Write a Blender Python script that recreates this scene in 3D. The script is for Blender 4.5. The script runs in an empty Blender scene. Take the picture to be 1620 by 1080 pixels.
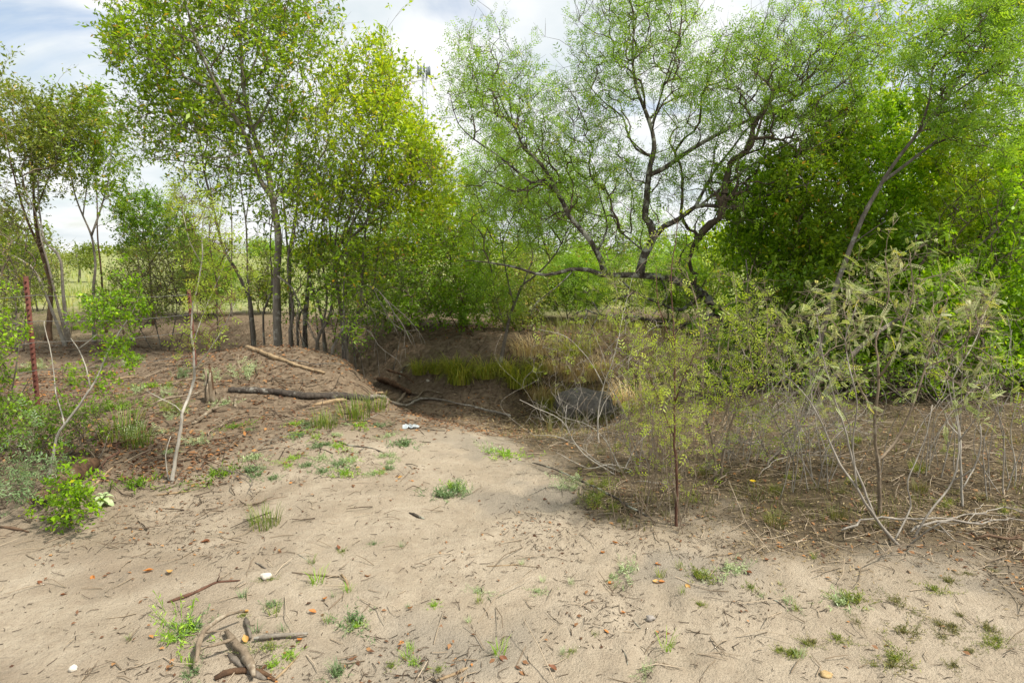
import bpy, math, zlib
import numpy as np
from mathutils import Vector

# ------------------------------------------------------------------ camera, sky, sun, exposure
scene = bpy.context.scene
COL = scene.collection
CAM_H, PITCH, FPX = 1.6, math.radians(8.05), 990.0          # eye height, tilt down, focal length in photo pixels
cam_data = bpy.data.cameras.new('camera')
cam_data.sensor_width = 36.0
cam_data.lens = FPX / 1620 * 36
cam_data.clip_start, cam_data.clip_end = 0.05, 3000
cam = bpy.data.objects.new('camera', cam_data)
cam.location = (0, 0, CAM_H)
cam.rotation_euler = (math.pi / 2 - PITCH, 0, 0)
COL.objects.link(cam)
scene.camera = cam

SUN_EL, SUN_AZ = math.radians(57), math.radians(116)        # azimuth clockwise from +Y: from the right, a little behind
SUN_STRENGTH, SUN_ANGLE = 4.6, math.radians(4)
sun_data = bpy.data.lights.new('sun', 'SUN')
sun_data.energy, sun_data.angle, sun_data.color = SUN_STRENGTH, SUN_ANGLE, (1.0, 0.93, 0.82)
sun = bpy.data.objects.new('sun', sun_data)
sdir = Vector((math.sin(SUN_AZ) * math.cos(SUN_EL), math.cos(SUN_AZ) * math.cos(SUN_EL), math.sin(SUN_EL)))
sun.rotation_euler = sdir.to_track_quat('Z', 'Y').to_euler()
sun.location = sdir * 60
COL.objects.link(sun)

world = bpy.data.worlds.new('World')
scene.world = world
world.use_nodes = True
wt = world.node_tree
wt.nodes.clear()
def wn(t, **kw):
    n = wt.nodes.new(t)
    for k, v in kw.items(): setattr(n, k, v)
    return n
def math_node(tree, op, a, b=None):
    n = tree.nodes.new('ShaderNodeMath'); n.operation = op
    for i, v in enumerate((a, b)):
        if v is None: continue
        if hasattr(v, 'is_output'): tree.links.new(v, n.inputs[i])
        else: n.inputs[i].default_value = v
    return n.outputs[0]
sky = wn('ShaderNodeTexSky', sky_type='NISHITA', sun_disc=False, sun_elevation=SUN_EL, sun_rotation=SUN_AZ)
sky.air_density, sky.dust_density, sky.ozone_density = 1.0, 1.5, 1.0
bg_sky = wn('ShaderNodeBackground'); bg_sky.inputs[1].default_value = 0.11
wt.links.new(sky.outputs[0], bg_sky.inputs[0])
tc = wn('ShaderNodeTexCoord')
sep = wn('ShaderNodeSeparateXYZ'); wt.links.new(tc.outputs['Generated'], sep.inputs[0])
den = math_node(wt, 'ADD', math_node(wt, 'MAXIMUM', sep.outputs[2], 0.0), 0.22)
comb = wn('ShaderNodeCombineXYZ')
wt.links.new(math_node(wt, 'DIVIDE', sep.outputs[0], den), comb.inputs[0])
wt.links.new(math_node(wt, 'DIVIDE', sep.outputs[1], den), comb.inputs[1])
cn = wn('ShaderNodeTexNoise'); cn.inputs['Scale'].default_value = 1.35; cn.inputs['Detail'].default_value = 7
cn.inputs['Roughness'].default_value = 0.55; cn.inputs['Distortion'].default_value = 0.5
mp = wn('ShaderNodeMapping'); mp.inputs['Location'].default_value = (3.1, 0.4, 0.0); mp.inputs['Scale'].default_value = (1.0, 1.35, 1.0)
wt.links.new(comb.outputs[0], mp.inputs[0]); wt.links.new(mp.outputs[0], cn.inputs['Vector'])
cover = wn('ShaderNodeValToRGB')
cover.color_ramp.elements[0].position, cover.color_ramp.elements[1].position = 0.24, 0.44
wt.links.new(cn.outputs[0], cover.inputs[0])
cn2 = wn('ShaderNodeTexNoise'); cn2.inputs['Scale'].default_value = 2.3; cn2.inputs['Detail'].default_value = 6
mp2 = wn('ShaderNodeMapping'); mp2.inputs['Location'].default_value = (7.7, 2.2, 1.0)
wt.links.new(comb.outputs[0], mp2.inputs[0]); wt.links.new(mp2.outputs[0], cn2.inputs['Vector'])
ctone = wn('ShaderNodeValToRGB')
ctone.color_ramp.elements[0].position, ctone.color_ramp.elements[1].position = 0.33, 0.62
ctone.color_ramp.elements[0].color = (0.70, 0.77, 0.80, 1)
ctone.color_ramp.elements[1].color = (1.0, 1.0, 0.99, 1)
wt.links.new(cn2.outputs[0], ctone.inputs[0])
bg_cloud = wn('ShaderNodeBackground'); bg_cloud.inputs[1].default_value = 0.70
wt.links.new(ctone.outputs[0], bg_cloud.inputs[0])
wmix = wn('ShaderNodeMixShader')
wt.links.new(math_node(wt, 'MULTIPLY', cover.outputs[0], 0.95), wmix.inputs[0])
wt.links.new(bg_sky.outputs[0], wmix.inputs[1]); wt.links.new(bg_cloud.outputs[0], wmix.inputs[2])
wout = wn('ShaderNodeOutputWorld'); wt.links.new(wmix.outputs[0], wout.inputs[0])

vs = scene.view_settings
vs.view_transform, vs.look, vs.gamma, vs.exposure = 'Standard', 'None', 1.0, 0.70
vs.use_curve_mapping = False
scene.cycles.max_bounces = 6
scene.cycles.diffuse_bounces = 4
scene.cycles.transmission_bounces = 4

# ------------------------------------------------------------------ numeric helpers
CT, ST = math.cos(PITCH), math.sin(PITCH)
def ray(px, py):
    cx, cy = (px - 810) / FPX, (540 - py) / FPX
    return np.array([cx, CT + cy * ST, -ST + cy * CT])
def at(px, py, d):                      # the point of that sight line which lies d metres ahead
    r = ray(px, py); return np.array([0, 0, CAM_H]) + r * (d / r[1])
_tab = np.random.default_rng(11).random((256, 256))
def vnoise(x, y, s, seed=0):            # smooth value noise, -1..1
    x = np.asarray(x, float) / s + seed * 17.31; y = np.asarray(y, float) / s + seed * 9.77
    xi, yi = np.floor(x).astype(int), np.floor(y).astype(int)
    fx, fy = x - xi, y - yi
    fx, fy = fx * fx * (3 - 2 * fx), fy * fy * (3 - 2 * fy)
    a, b = _tab[xi % 256, yi % 256], _tab[(xi + 1) % 256, yi % 256]
    c, d = _tab[xi % 256, (yi + 1) % 256], _tab[(xi + 1) % 256, (yi + 1) % 256]
    return ((a * (1 - fx) + b * fx) * (1 - fy) + (c * (1 - fx) + d * fx) * fy) * 2 - 1
def sstep(a, b, x):
    t = np.clip((np.asarray(x, float) - a) / (b - a), 0, 1); return t * t * (3 - 2 * t)
CREEK_X = np.array([-9.0, -6.0, -4.2, -3.0, -1.6, -0.2, 1.2, 2.6, 5.0, 9.0, 20.0])
CREEK_Y = np.array([12.6, 11.6, 10.8, 10.1, 9.3, 8.7, 8.9, 9.5, 10.6, 12.0, 15.0])
_pr = np.random.default_rng(52)
PRINTS = []
for _k in range(34):                    # old footprints wandering down the sandy way to the creek
    _t = _k / 33; _px = .55 - 1.0 * _t + .25 * math.sin(_t * 7) + (.10 if _k % 2 else -.10); PRINTS.append((_px, 1.9 + 5.2 * _t, _pr.normal(0, .25) - .15, 1.0))
for _k in range(52): PRINTS.append((_pr.uniform(-1.6, 1.6), _pr.uniform(1.8, 5.2), _pr.uniform(0, 3.14), _pr.uniform(.6, 1.1)))
def prints(x, y):
    z = np.zeros_like(x)
    if x.size == 0 or y.min() > 8: return z
    for px, py, a, s in PRINTS:
        dx, dy = x - px, y - py; c, n = math.cos(a), math.sin(a)
        u, v = (dx * c + dy * n) / (.055 * s), (-dx * n + dy * c) / (.13 * s); q = u * u + v * v
        z += np.where(q < 6, -.017 * np.exp(-(q ** 1.5)) + .006 * np.exp(-((np.sqrt(np.minimum(q, 9)) - 1.45) / .35) ** 2), 0)
    return z
def height(x, y):
    x, y = np.asarray(x, float), np.asarray(y, float)
    cy = np.interp(x, CREEK_X, CREEK_Y)
    d = y - cy + 0.25 * vnoise(x, y, 1.3, 3)
    ramp = sstep(-2.4, -1.2, x) * (1 - sstep(0.9, 1.8, x))            # the sandy way down into the bed
    near = np.exp(-(np.abs(d) / (0.85 + 1.5 * ramp)) ** 2.4)
    far = np.exp(-(np.abs(d) / .95) ** 2.6)
    deep = 0.62 * sstep(-7.5, -4.0, x) + 0.1
    z = -deep * np.where(d < 0, near, far)
    z += 0.26 * sstep(0.7, 1.9, d) * (1 - sstep(10, 26, y))
    z += 0.34 * np.exp(-((x + 3.1) / 1.5) ** 2 - ((y - (8.0 - 0.25 * (x + 3.1))) / 0.75) ** 2)      # left bank mound
    z += 0.10 * np.exp(-((x + 4.6) / 1.6) ** 2 - ((y - 6.4) / 1.4) ** 2)
    z += 0.10 * sstep(1.2, 3.5, x) * sstep(3.2, 4.5, y) * (1 - sstep(8, 12, y))
    z += 0.05 * vnoise(x, y, 2.4, 1) + 0.020 * vnoise(x, y, 0.7, 2) * (1 - sstep(20, 50, y))
    fine = 1 - sstep(9, 16, y)
    z += fine * (0.010 * vnoise(x, y, 0.21, 4) + 0.0055 * vnoise(x, y, 0.085, 5) + 0.003 * vnoise(x, y, 0.04, 6))
    fp = vnoise(x, y, 0.16, 8); z -= fine * 0.012 * sstep(0.45, 0.8, fp)       # scuffs and old prints
    z += prints(x, y)
    z += sstep(60, 400, y) * 1.0
    return z
def hz(x, y): return float(height(x, y))
def ground(px, py):                     # where that sight line meets the ground
    r = ray(px, py); ds = np.geomspace(1.2, 300, 900)
    p = r[None] * (ds / r[1])[:, None]
    g = p[:, 2] + CAM_H - height(p[:, 0], p[:, 1])
    k = np.argmax(g < 0) if (g < 0).any() else len(ds) - 1
    k = max(k, 1); a, b = g[k - 1], g[k]
    dd = ds[k - 1] + (ds[k] - ds[k - 1]) * (a / (a - b) if a != b else 0)
    x, y = r[0] * dd / r[1], dd
    return np.array([x, y, hz(x, y)])
def unit(v): return v / np.maximum(np.linalg.norm(v, axis=-1, keepdims=True), 1e-9)

def new_mesh(name, verts, faces, rnd=None, smooth=False):
    """faces: list of int arrays (m,3) or (m,4)"""
    me = bpy.data.meshes.new(name)
    verts = np.asarray(verts, np.float32)
    faces = [np.asarray(f, np.int32) for f in (faces if isinstance(faces, list) else [faces]) if len(f)]
    me.vertices.add(len(verts)); me.vertices.foreach_set('co', verts.ravel())
    if faces:
        loops = np.concatenate([f.ravel() for f in faces])
        sizes = np.concatenate([np.full(len(f), f.shape[1], np.int32) for f in faces])
        starts = np.concatenate([[0], np.cumsum(sizes)[:-1]]).astype(np.int32)
        me.loops.add(len(loops)); me.loops.foreach_set('vertex_index', loops)
        me.polygons.add(len(sizes)); me.polygons.foreach_set('loop_start', starts)
        if smooth: me.polygons.foreach_set('use_smooth', np.ones(len(sizes), bool))
    if rnd is not None:
        at_ = me.attributes.new('rnd', 'FLOAT', 'POINT'); at_.data.foreach_set('value', np.asarray(rnd, np.float32))
    me.update(calc_edges=True)
    return me
def link(name, me, mat=None, parent=None, loc=None, rot=None, scl=None):
    o = bpy.data.objects.new(name, me); COL.objects.link(o)
    if mat is not None and not me.materials: me.materials.append(mat)
    if parent is not None: o.parent = parent
    if loc is not None: o.location = loc
    if rot is not None: o.rotation_euler = rot
    if scl is not None: o.scale = scl
    return o
def tag(o, label, cat, group=None):
    o['label'], o['category'] = label, cat
    if group: o['group'] = group
    return o
def empty(name, loc, label, cat, group=None):
    o = bpy.data.objects.new(name, None); COL.objects.link(o); o.location = loc
    o.empty_display_size = 0.1
    return tag(o, label, cat, group)

# ------------------------------------------------------------------ materials
def nodes_of(name):
    m = bpy.data.materials.new(name); m.use_nodes = True; t = m.node_tree; t.nodes.clear()
    out = t.nodes.new('ShaderNodeOutputMaterial')
    return m, t, out
def ramp(t, fac, stops):
    r = t.nodes.new('ShaderNodeValToRGB'); e = r.color_ramp.elements
    while len(e) < len(stops): e.new(0.5)
    for i, (p, c) in enumerate(stops): e[i].position = p; e[i].color = (*c, 1)
    t.links.new(fac, r.inputs[0]); return r.outputs[0]
def noise(t, scale, detail=4, rough=0.6, vec=None, dist=0.0):
    n = t.nodes.new('ShaderNodeTexNoise'); n.inputs['Scale'].default_value = scale
    n.inputs['Detail'].default_value = detail; n.inputs['Roughness'].default_value = rough; n.inputs['Distortion'].default_value = dist
    if vec is None:
        g = t.nodes.new('ShaderNodeNewGeometry'); vec = g.outputs['Position']
    t.links.new(vec, n.inputs['Vector']); return n.outputs[0]
def mixc(t, fac, a, b, mode='MIX'):
    n = t.nodes.new('ShaderNodeMix'); n.data_type = 'RGBA'; n.blend_type = mode
    for v, k in ((fac, 0), (a, 6), (b, 7)):
        if hasattr(v, 'is_output'): t.links.new(v, n.inputs[k])
        elif k == 0: n.inputs[0].default_value = v
        else: n.inputs[k].default_value = (*v, 1)
    return n.outputs[2]
def bump(t, h, strength, dist):
    b = t.nodes.new('ShaderNodeBump'); b.inputs['Strength'].default_value = strength; b.inputs['Distance'].default_value = dist
    t.links.new(h, b.inputs['Height']); return b.outputs[0]
LEAF_GAIN = 1.78
def leaf_mat(name, stops, transl=0.46, gloss=0.45, tint=(1.25, 1.2, 0.55), gain=None):
    gain = gain or LEAF_GAIN
    m, t, out = nodes_of(name)
    a = t.nodes.new('ShaderNodeAttribute'); a.attribute_name = 'rnd'
    c = ramp(t, a.outputs['Fac'], [(q, tuple(min(.6, v * gain) for v in col)) for q, col in stops])
    p = t.nodes.new('ShaderNodeBsdfPrincipled'); p.inputs['Roughness'].default_value = gloss
    p.inputs['Specular IOR Level'].default_value = 0.35
    t.links.new(c, p.inputs['Base Color'])
    tr = t.nodes.new('ShaderNodeBsdfTranslucent')
    t.links.new(mixc(t, 1.0, c, tint, 'MULTIPLY'), tr.inputs[0])
    mx = t.nodes.new('ShaderNodeMixShader'); mx.inputs[0].default_value = transl
    t.links.new(p.outputs[0], mx.inputs[1]); t.links.new(tr.outputs[0], mx.inputs[2]); t.links.new(mx.outputs[0], out.inputs[0])
    return m
def bark_mat(name, dark, light, patch=None, scale=18, patch_scale=7, patch_lo=0.56, rough=0.85, stretch=0.25):
    m, t, out = nodes_of(name)
    g = t.nodes.new('ShaderNodeNewGeometry')
    mpn = t.nodes.new('ShaderNodeMapping'); mpn.inputs['Scale'].default_value = (1, 1, stretch)
    t.links.new(g.outputs['Position'], mpn.inputs[0])
    n1 = noise(t, scale, 6, 0.7, mpn.outputs[0])
    c = ramp(t, n1, [(0.32, dark), (0.68, light)])
    if patch is not None:
        n2 = noise(t, patch_scale, 5, 0.7)
        f = ramp(t, n2, [(patch_lo, (0, 0, 0)), (patch_lo + 0.07, (1, 1, 1))])
        c = mixc(t, f, c, patch)
    p = t.nodes.new('ShaderNodeBsdfPrincipled'); p.inputs['Roughness'].default_value = rough
    p.inputs['Specular IOR Level'].default_value = 0.2
    t.links.new(c, p.inputs['Base Color'])
    t.links.new(bump(t, n1, 0.7, 0.012), p.inputs['Normal'])
    t.links.new(p.outputs[0], out.inputs[0]); return m
def flat_mat(name, stops, rough=0.85, transl=0.0):
    if transl: return leaf_mat(name, stops, transl, rough, (1.1, 1.05, 0.8), 1.0)
    m, t, out = nodes_of(name)
    a = t.nodes.new('ShaderNodeAttribute'); a.attribute_name = 'rnd'
    p = t.nodes.new('ShaderNodeBsdfPrincipled'); p.inputs['Roughness'].default_value = rough; p.inputs['Specular IOR Level'].default_value = 0.2
    t.links.new(ramp(t, a.outputs['Fac'], stops), p.inputs['Base Color']); t.links.new(p.outputs[0], out.inputs[0]); return m

def st(*cols): return [(i / (len(cols) - 1), c) for i, c in enumerate(cols)]
L_BROAD = leaf_mat('leaf_broad_green', [(0, (.050, .090, .005)), (.5, (.115, .190, .007)), (.88, (.205, .290, .014)), (.94, (.30, .27, .02)), (1, (.34, .17, .03))])
L_LIME = leaf_mat('leaf_lime_green', [(0, (.090, .140, .005)), (.5, (.175, .260, .007)), (.9, (.29, .37, .016)), (.95, (.38, .32, .02)), (1, (.36, .20, .03))], .5)
L_DULL = leaf_mat('leaf_dull_green', [(0, (.055, .080, .012)), (.5, (.110, .145, .022)), (.86, (.175, .205, .034)), (1, (.28, .19, .05))])
L_DARK = leaf_mat('leaf_dark_green', [(0, (.036, .075, .006)), (.5, (.080, .155, .008)), (.95, (.150, .240, .014)), (1, (.22, .20, .03))], .4)
L_VIVID = leaf_mat('leaf_vivid_green', [(0, (.048, .100, .004)), (.5, (.122, .225, .006)), (.93, (.215, .335, .012)), (1, (.34, .34, .02))], .5)
L_FEATHER = leaf_mat('leaf_feathery_green', [(0, (.060, .115, .012)), (.5, (.120, .210, .016)), (.94, (.195, .300, .026)), (1, (.30, .30, .04))], .5)
L_PALE = leaf_mat('leaf_pale_fern', [(0, (.095, .130, .034)), (.5, (.200, .245, .085)), (.9, (.34, .37, .20)), (.95, (.38, .36, .04)), (1, (.40, .31, .03))], .4)
L_SEEDLING = leaf_mat('leaf_seedling_green', [(0, (.100, .145, .014)), (.6, (.195, .260, .028)), (.94, (.29, .36, .05)), (1, (.36, .34, .05))], .5)
L_BLUE = leaf_mat('leaf_blue_green', st((.045, .080, .030), (.085, .135, .055), (.140, .190, .085)), 0.25)
L_FRESH = leaf_mat('leaf_fresh_green', st((.090, .170, .014), (.150, .260, .022), (.240, .340, .045)), 0.4)
L_GRAYGREEN = leaf_mat('leaf_grey_green', st((.120, .160, .075), (.195, .250, .125), (.260, .310, .165)), 0.25)
L_GRASS = leaf_mat('grass_blade', [(0, (.045, .075, .012)), (.6, (.100, .145, .022)), (.85, (.165, .180, .035)), (1, (.34, .27, .10))], 0.3)
L_TUSSOCK = leaf_mat('tussock_blade', [(0, (.065, .095, .010)), (.55, (.170, .200, .020)), (.8, (.260, .240, .040)), (1, (.38, .28, .10))], .4)
L_OLIVE = leaf_mat('olive_blade', [(0, (.05, .055, .018)), (.6, (.10, .105, .03)), (1, (.22, .18, .08))], .3)
L_STRAW = leaf_mat('dry_straw', [(0, (.20, .14, .06)), (.6, (.36, .26, .12)), (1, (.46, .36, .19))], 0.3, tint=(1.1, 1.0, .7))
B_PALE = bark_mat('bark_pale_grey', (.110, .095, .075), (.265, .238, .200), (.36, .345, .30), 14, 6, .55)
B_GREY = bark_mat('bark_grey', (.070, .058, .046), (.190, .165, .135), (.27, .265, .22), 18, 9, .56)
B_DARK = bark_mat('bark_dark_lichen', (.030, .025, .020), (.105, .088, .068), (.27, .275, .22), 22, 8, .50)
B_BROWN = bark_mat('bark_brown', (.055, .034, .020), (.170, .110, .070), (.20, .165, .12), 20, 8, .62)
B_TWIG = bark_mat('twig_grey_brown', (.085, .065, .045), (.210, .170, .125), None, 30)
B_LOG = bark_mat('bark_charcoal_log', (.020, .016, .013), (.085, .070, .057), (.19, .18, .155), 30, 10, .57)
B_STEM = bark_mat('stem_whitish', (.24, .22, .185), (.50, .47, .41), None, 25)
B_MESQ = bark_mat('twig_mesquite', (.040, .030, .020), (.125, .098, .066), None, 30)
B_WHITE = bark_mat('twig_bleached', (.150, .130, .108), (.345, .318, .272), None, 25)
B_TAN = bark_mat('twig_tan', (.100, .076, .052), (.250, .198, .140), (.29, .25, .19), 25, 12, .55)
B_RED = bark_mat('stem_red_brown', (.050, .026, .018), (.150, .078, .052), (.20, .15, .11), 25, 14, .58)
B_WOOD = bark_mat('bare_split_wood', (.150, .100, .055), (.360, .270, .165), None, 26)
B_ROT = bark_mat('rotten_wood', (.030, .018, .011), (.130, .075, .042), (.22, .15, .09), 20, 9, .6)

# ------------------------------------------------------------------ tubes
def tubes(chains, sides, name):
    """chains: list of (pts (n,3), radii (n,)). One mesh of round tapered tubes."""
    if not chains: return np.zeros((0, 3)), np.zeros((0, 4), int), np.zeros(0)
    P = np.concatenate([c[0] for c in chains]); R = np.concatenate([c[1] for c in chains])
    D = np.concatenate([np.gradient(c[0], axis=0) for c in chains]); D = unit(D)
    ids = np.concatenate([np.full(len(c[0]), i) for i, c in enumerate(chains)])
    md = np.stack([c[0][-1] - c[0][0] for c in chains]); md = unit(md)
    k = np.argmin(np.abs(md), axis=1); ax = np.eye(3)[k][ids]
    U = unit(np.cross(D, ax)); V = np.cross(D, U)
    a = np.arange(sides) * 2 * np.pi / sides
    verts = P[:, None] + R[:, None, None] * (np.cos(a)[None, :, None] * U[:, None] + np.sin(a)[None, :, None] * V[:, None])
    i = np.nonzero(ids[:-1] == ids[1:])[0]
    s = np.arange(sides); s2 = (s + 1) % sides
    f = np.stack([i[:, None] * sides + s, i[:, None] * sides + s2, (i[:, None] + 1) * sides + s2, (i[:, None] + 1) * sides + s], -1).reshape(-1, 4)
    # close the two ends of every tube with one polygon fan (quads fold to the ring)
    return verts.reshape(-1, 3), f, ids
def caps(chains, sides):
    n = 0; out = []
    for c in chains:
        m = len(c[0])
        for base, rev in ((n, True), (n + m - 1, False)):
            q = [base * sides + j for j in range(sides)]
            if rev: q = q[::-1]
            out += [(q[0], q[j], q[j + 1]) for j in range(1, sides - 1)]
        n += m
    return np.array(out, int).reshape(-1, 3)
def tube_mesh(name, chains, sides, origin=0.0, capped=True, rough=0.0, rg=None):
    v, f, ids = tubes(chains, sides, name)
    if rough and rg is not None:
        c = np.repeat(np.concatenate([c[0] for c in chains]), sides, axis=0)
        v = c + (v - c) * (1 + rough * rg.uniform(-1, 1, (len(v), 1)))
    return new_mesh(name, v - origin, [f, caps(chains, sides)] if capped else [f], None, True)
def thin_tubes(P, r):                   # many three-sided twigs of equal point count at once
    N, k, _ = P.shape; D = unit(P[:, -1] - P[:, 0]); ax = np.eye(3)[np.argmin(np.abs(D), axis=1)]
    U = unit(np.cross(D, ax)); V = np.cross(D, U); a = np.arange(3) * 2.0944
    off = np.cos(a)[None, :, None] * U[:, None] + np.sin(a)[None, :, None] * V[:, None]
    v = P[:, :, None] + r[None, :, None, None] * off[:, None]
    i = (np.arange(N)[:, None] * k + np.arange(k - 1)[None]).reshape(-1); s = np.arange(3); s2 = (s + 1) % 3
    f = np.stack([i[:, None] * 3 + s, i[:, None] * 3 + s2, (i[:, None] + 1) * 3 + s2, (i[:, None] + 1) * 3 + s], -1).reshape(-1, 4)
    return v.reshape(-1, 3), f
def spline(pts, step):
    p = np.asarray(pts, float)
    if len(p) == 2: p = np.array([p[0], (p[0] * 2 + p[1]) / 3, (p[0] + p[1] * 2) / 3, p[1]])
    q = np.vstack([2 * p[0] - p[1], p, 2 * p[-1] - p[-2]]); out = []
    for i in range(1, len(q) - 2):
        n = max(2, int(np.linalg.norm(q[i + 1] - q[i]) / step)); t = np.linspace(0, 1, n, endpoint=False)[:, None]
        a, b, c, d = q[i - 1], q[i], q[i + 1], q[i + 2]
        out.append(0.5 * (2 * b + (c - a) * t + (2 * a - 5 * b + 4 * c - d) * t ** 2 + (3 * b - a - 3 * c + d) * t ** 3))
    out.append(p[-1:]); return np.concatenate(out)

# ------------------------------------------------------------------ leaf shapes: x along the leaf, y across, z up
def leaf_simple(w=0.38, fold=0.10):
    v = np.array([[0, 0, 0], [.45, w / 2, fold], [1, 0, -.05], [.45, -w / 2, fold]]); return v, np.array([[0, 1, 2, 3]])
def leaf_feather(pairs=4, w=0.055, ln=0.42):
    V, F = [], []
    def blade(b, d, l):
        n = len(V); s = np.array([-d[1], d[0], 0]) * w
        V.extend([b, b + d * l * .5 + s, b + d * l, b + d * l * .5 - s]); F.append([n, n + 1, n + 2, n + 3])
    for i in range(pairs):
        x = .12 + .78 * i / (pairs - 1)
        for s in (1, -1):
            d = unit(np.array([.62, s * .78, -.15])); blade(np.array([x, 0, -.10 * x * x]), d, ln * (1 - .35 * abs(x - .45)))
    return np.array(V), np.array(F)
def leaf_pinnate(pairs=8):
    V, F = [], []
    def quad(a, b, c, d): n = len(V); V.extend([a, b, c, d]); F.append([n, n + 1, n + 2, n + 3])
    V0 = lambda x, y, z: np.array([x, y, z])
    quad(V0(0, .008, 0), V0(1, .003, -.28), V0(1, -.003, -.28), V0(0, -.008, 0))
    for i in range(pairs):
        x = .16 + .82 * i / (pairs - 1); z = -.28 * x * x; l = .20 * (1 - .5 * abs(x - .5))
        for s in (1, -1):
            b = V0(x, 0, z); e = V0(x + .11, s * l, z - .05); m = (b + e) / 2; k = V0(.030, -s * .018, 0)
            quad(b, m + k, e, m - k)
    return np.array(V), np.array(F)
LEAF = {'broad': leaf_simple(.42, .08), 'small': leaf_simple(.55, .10), 'feather': leaf_feather(3, .066, .50), 'feather3': leaf_feather(3, .07, .5),
        'pinnate': leaf_pinnate(), 'narrow': leaf_simple(.20, .04)}
def scatter_leaves(kind, base, dirs, norms, size, rnd):
    T, F = LEAF[kind]; N = len(base)
    x = unit(dirs); y = unit(np.cross(norms, x)); z = np.cross(x, y)
    v = base[:, None] + size[:, None, None] * (T[None, :, 0, None] * x[:, None] + T[None, :, 1, None] * y[:, None] + T[None, :, 2, None] * z[:, None])
    f = (F[None] + (np.arange(N) * len(T))[:, None, None]).reshape(-1, F.shape[1])
    return v.reshape(-1, 3), f, np.repeat(rnd, len(T))

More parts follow.
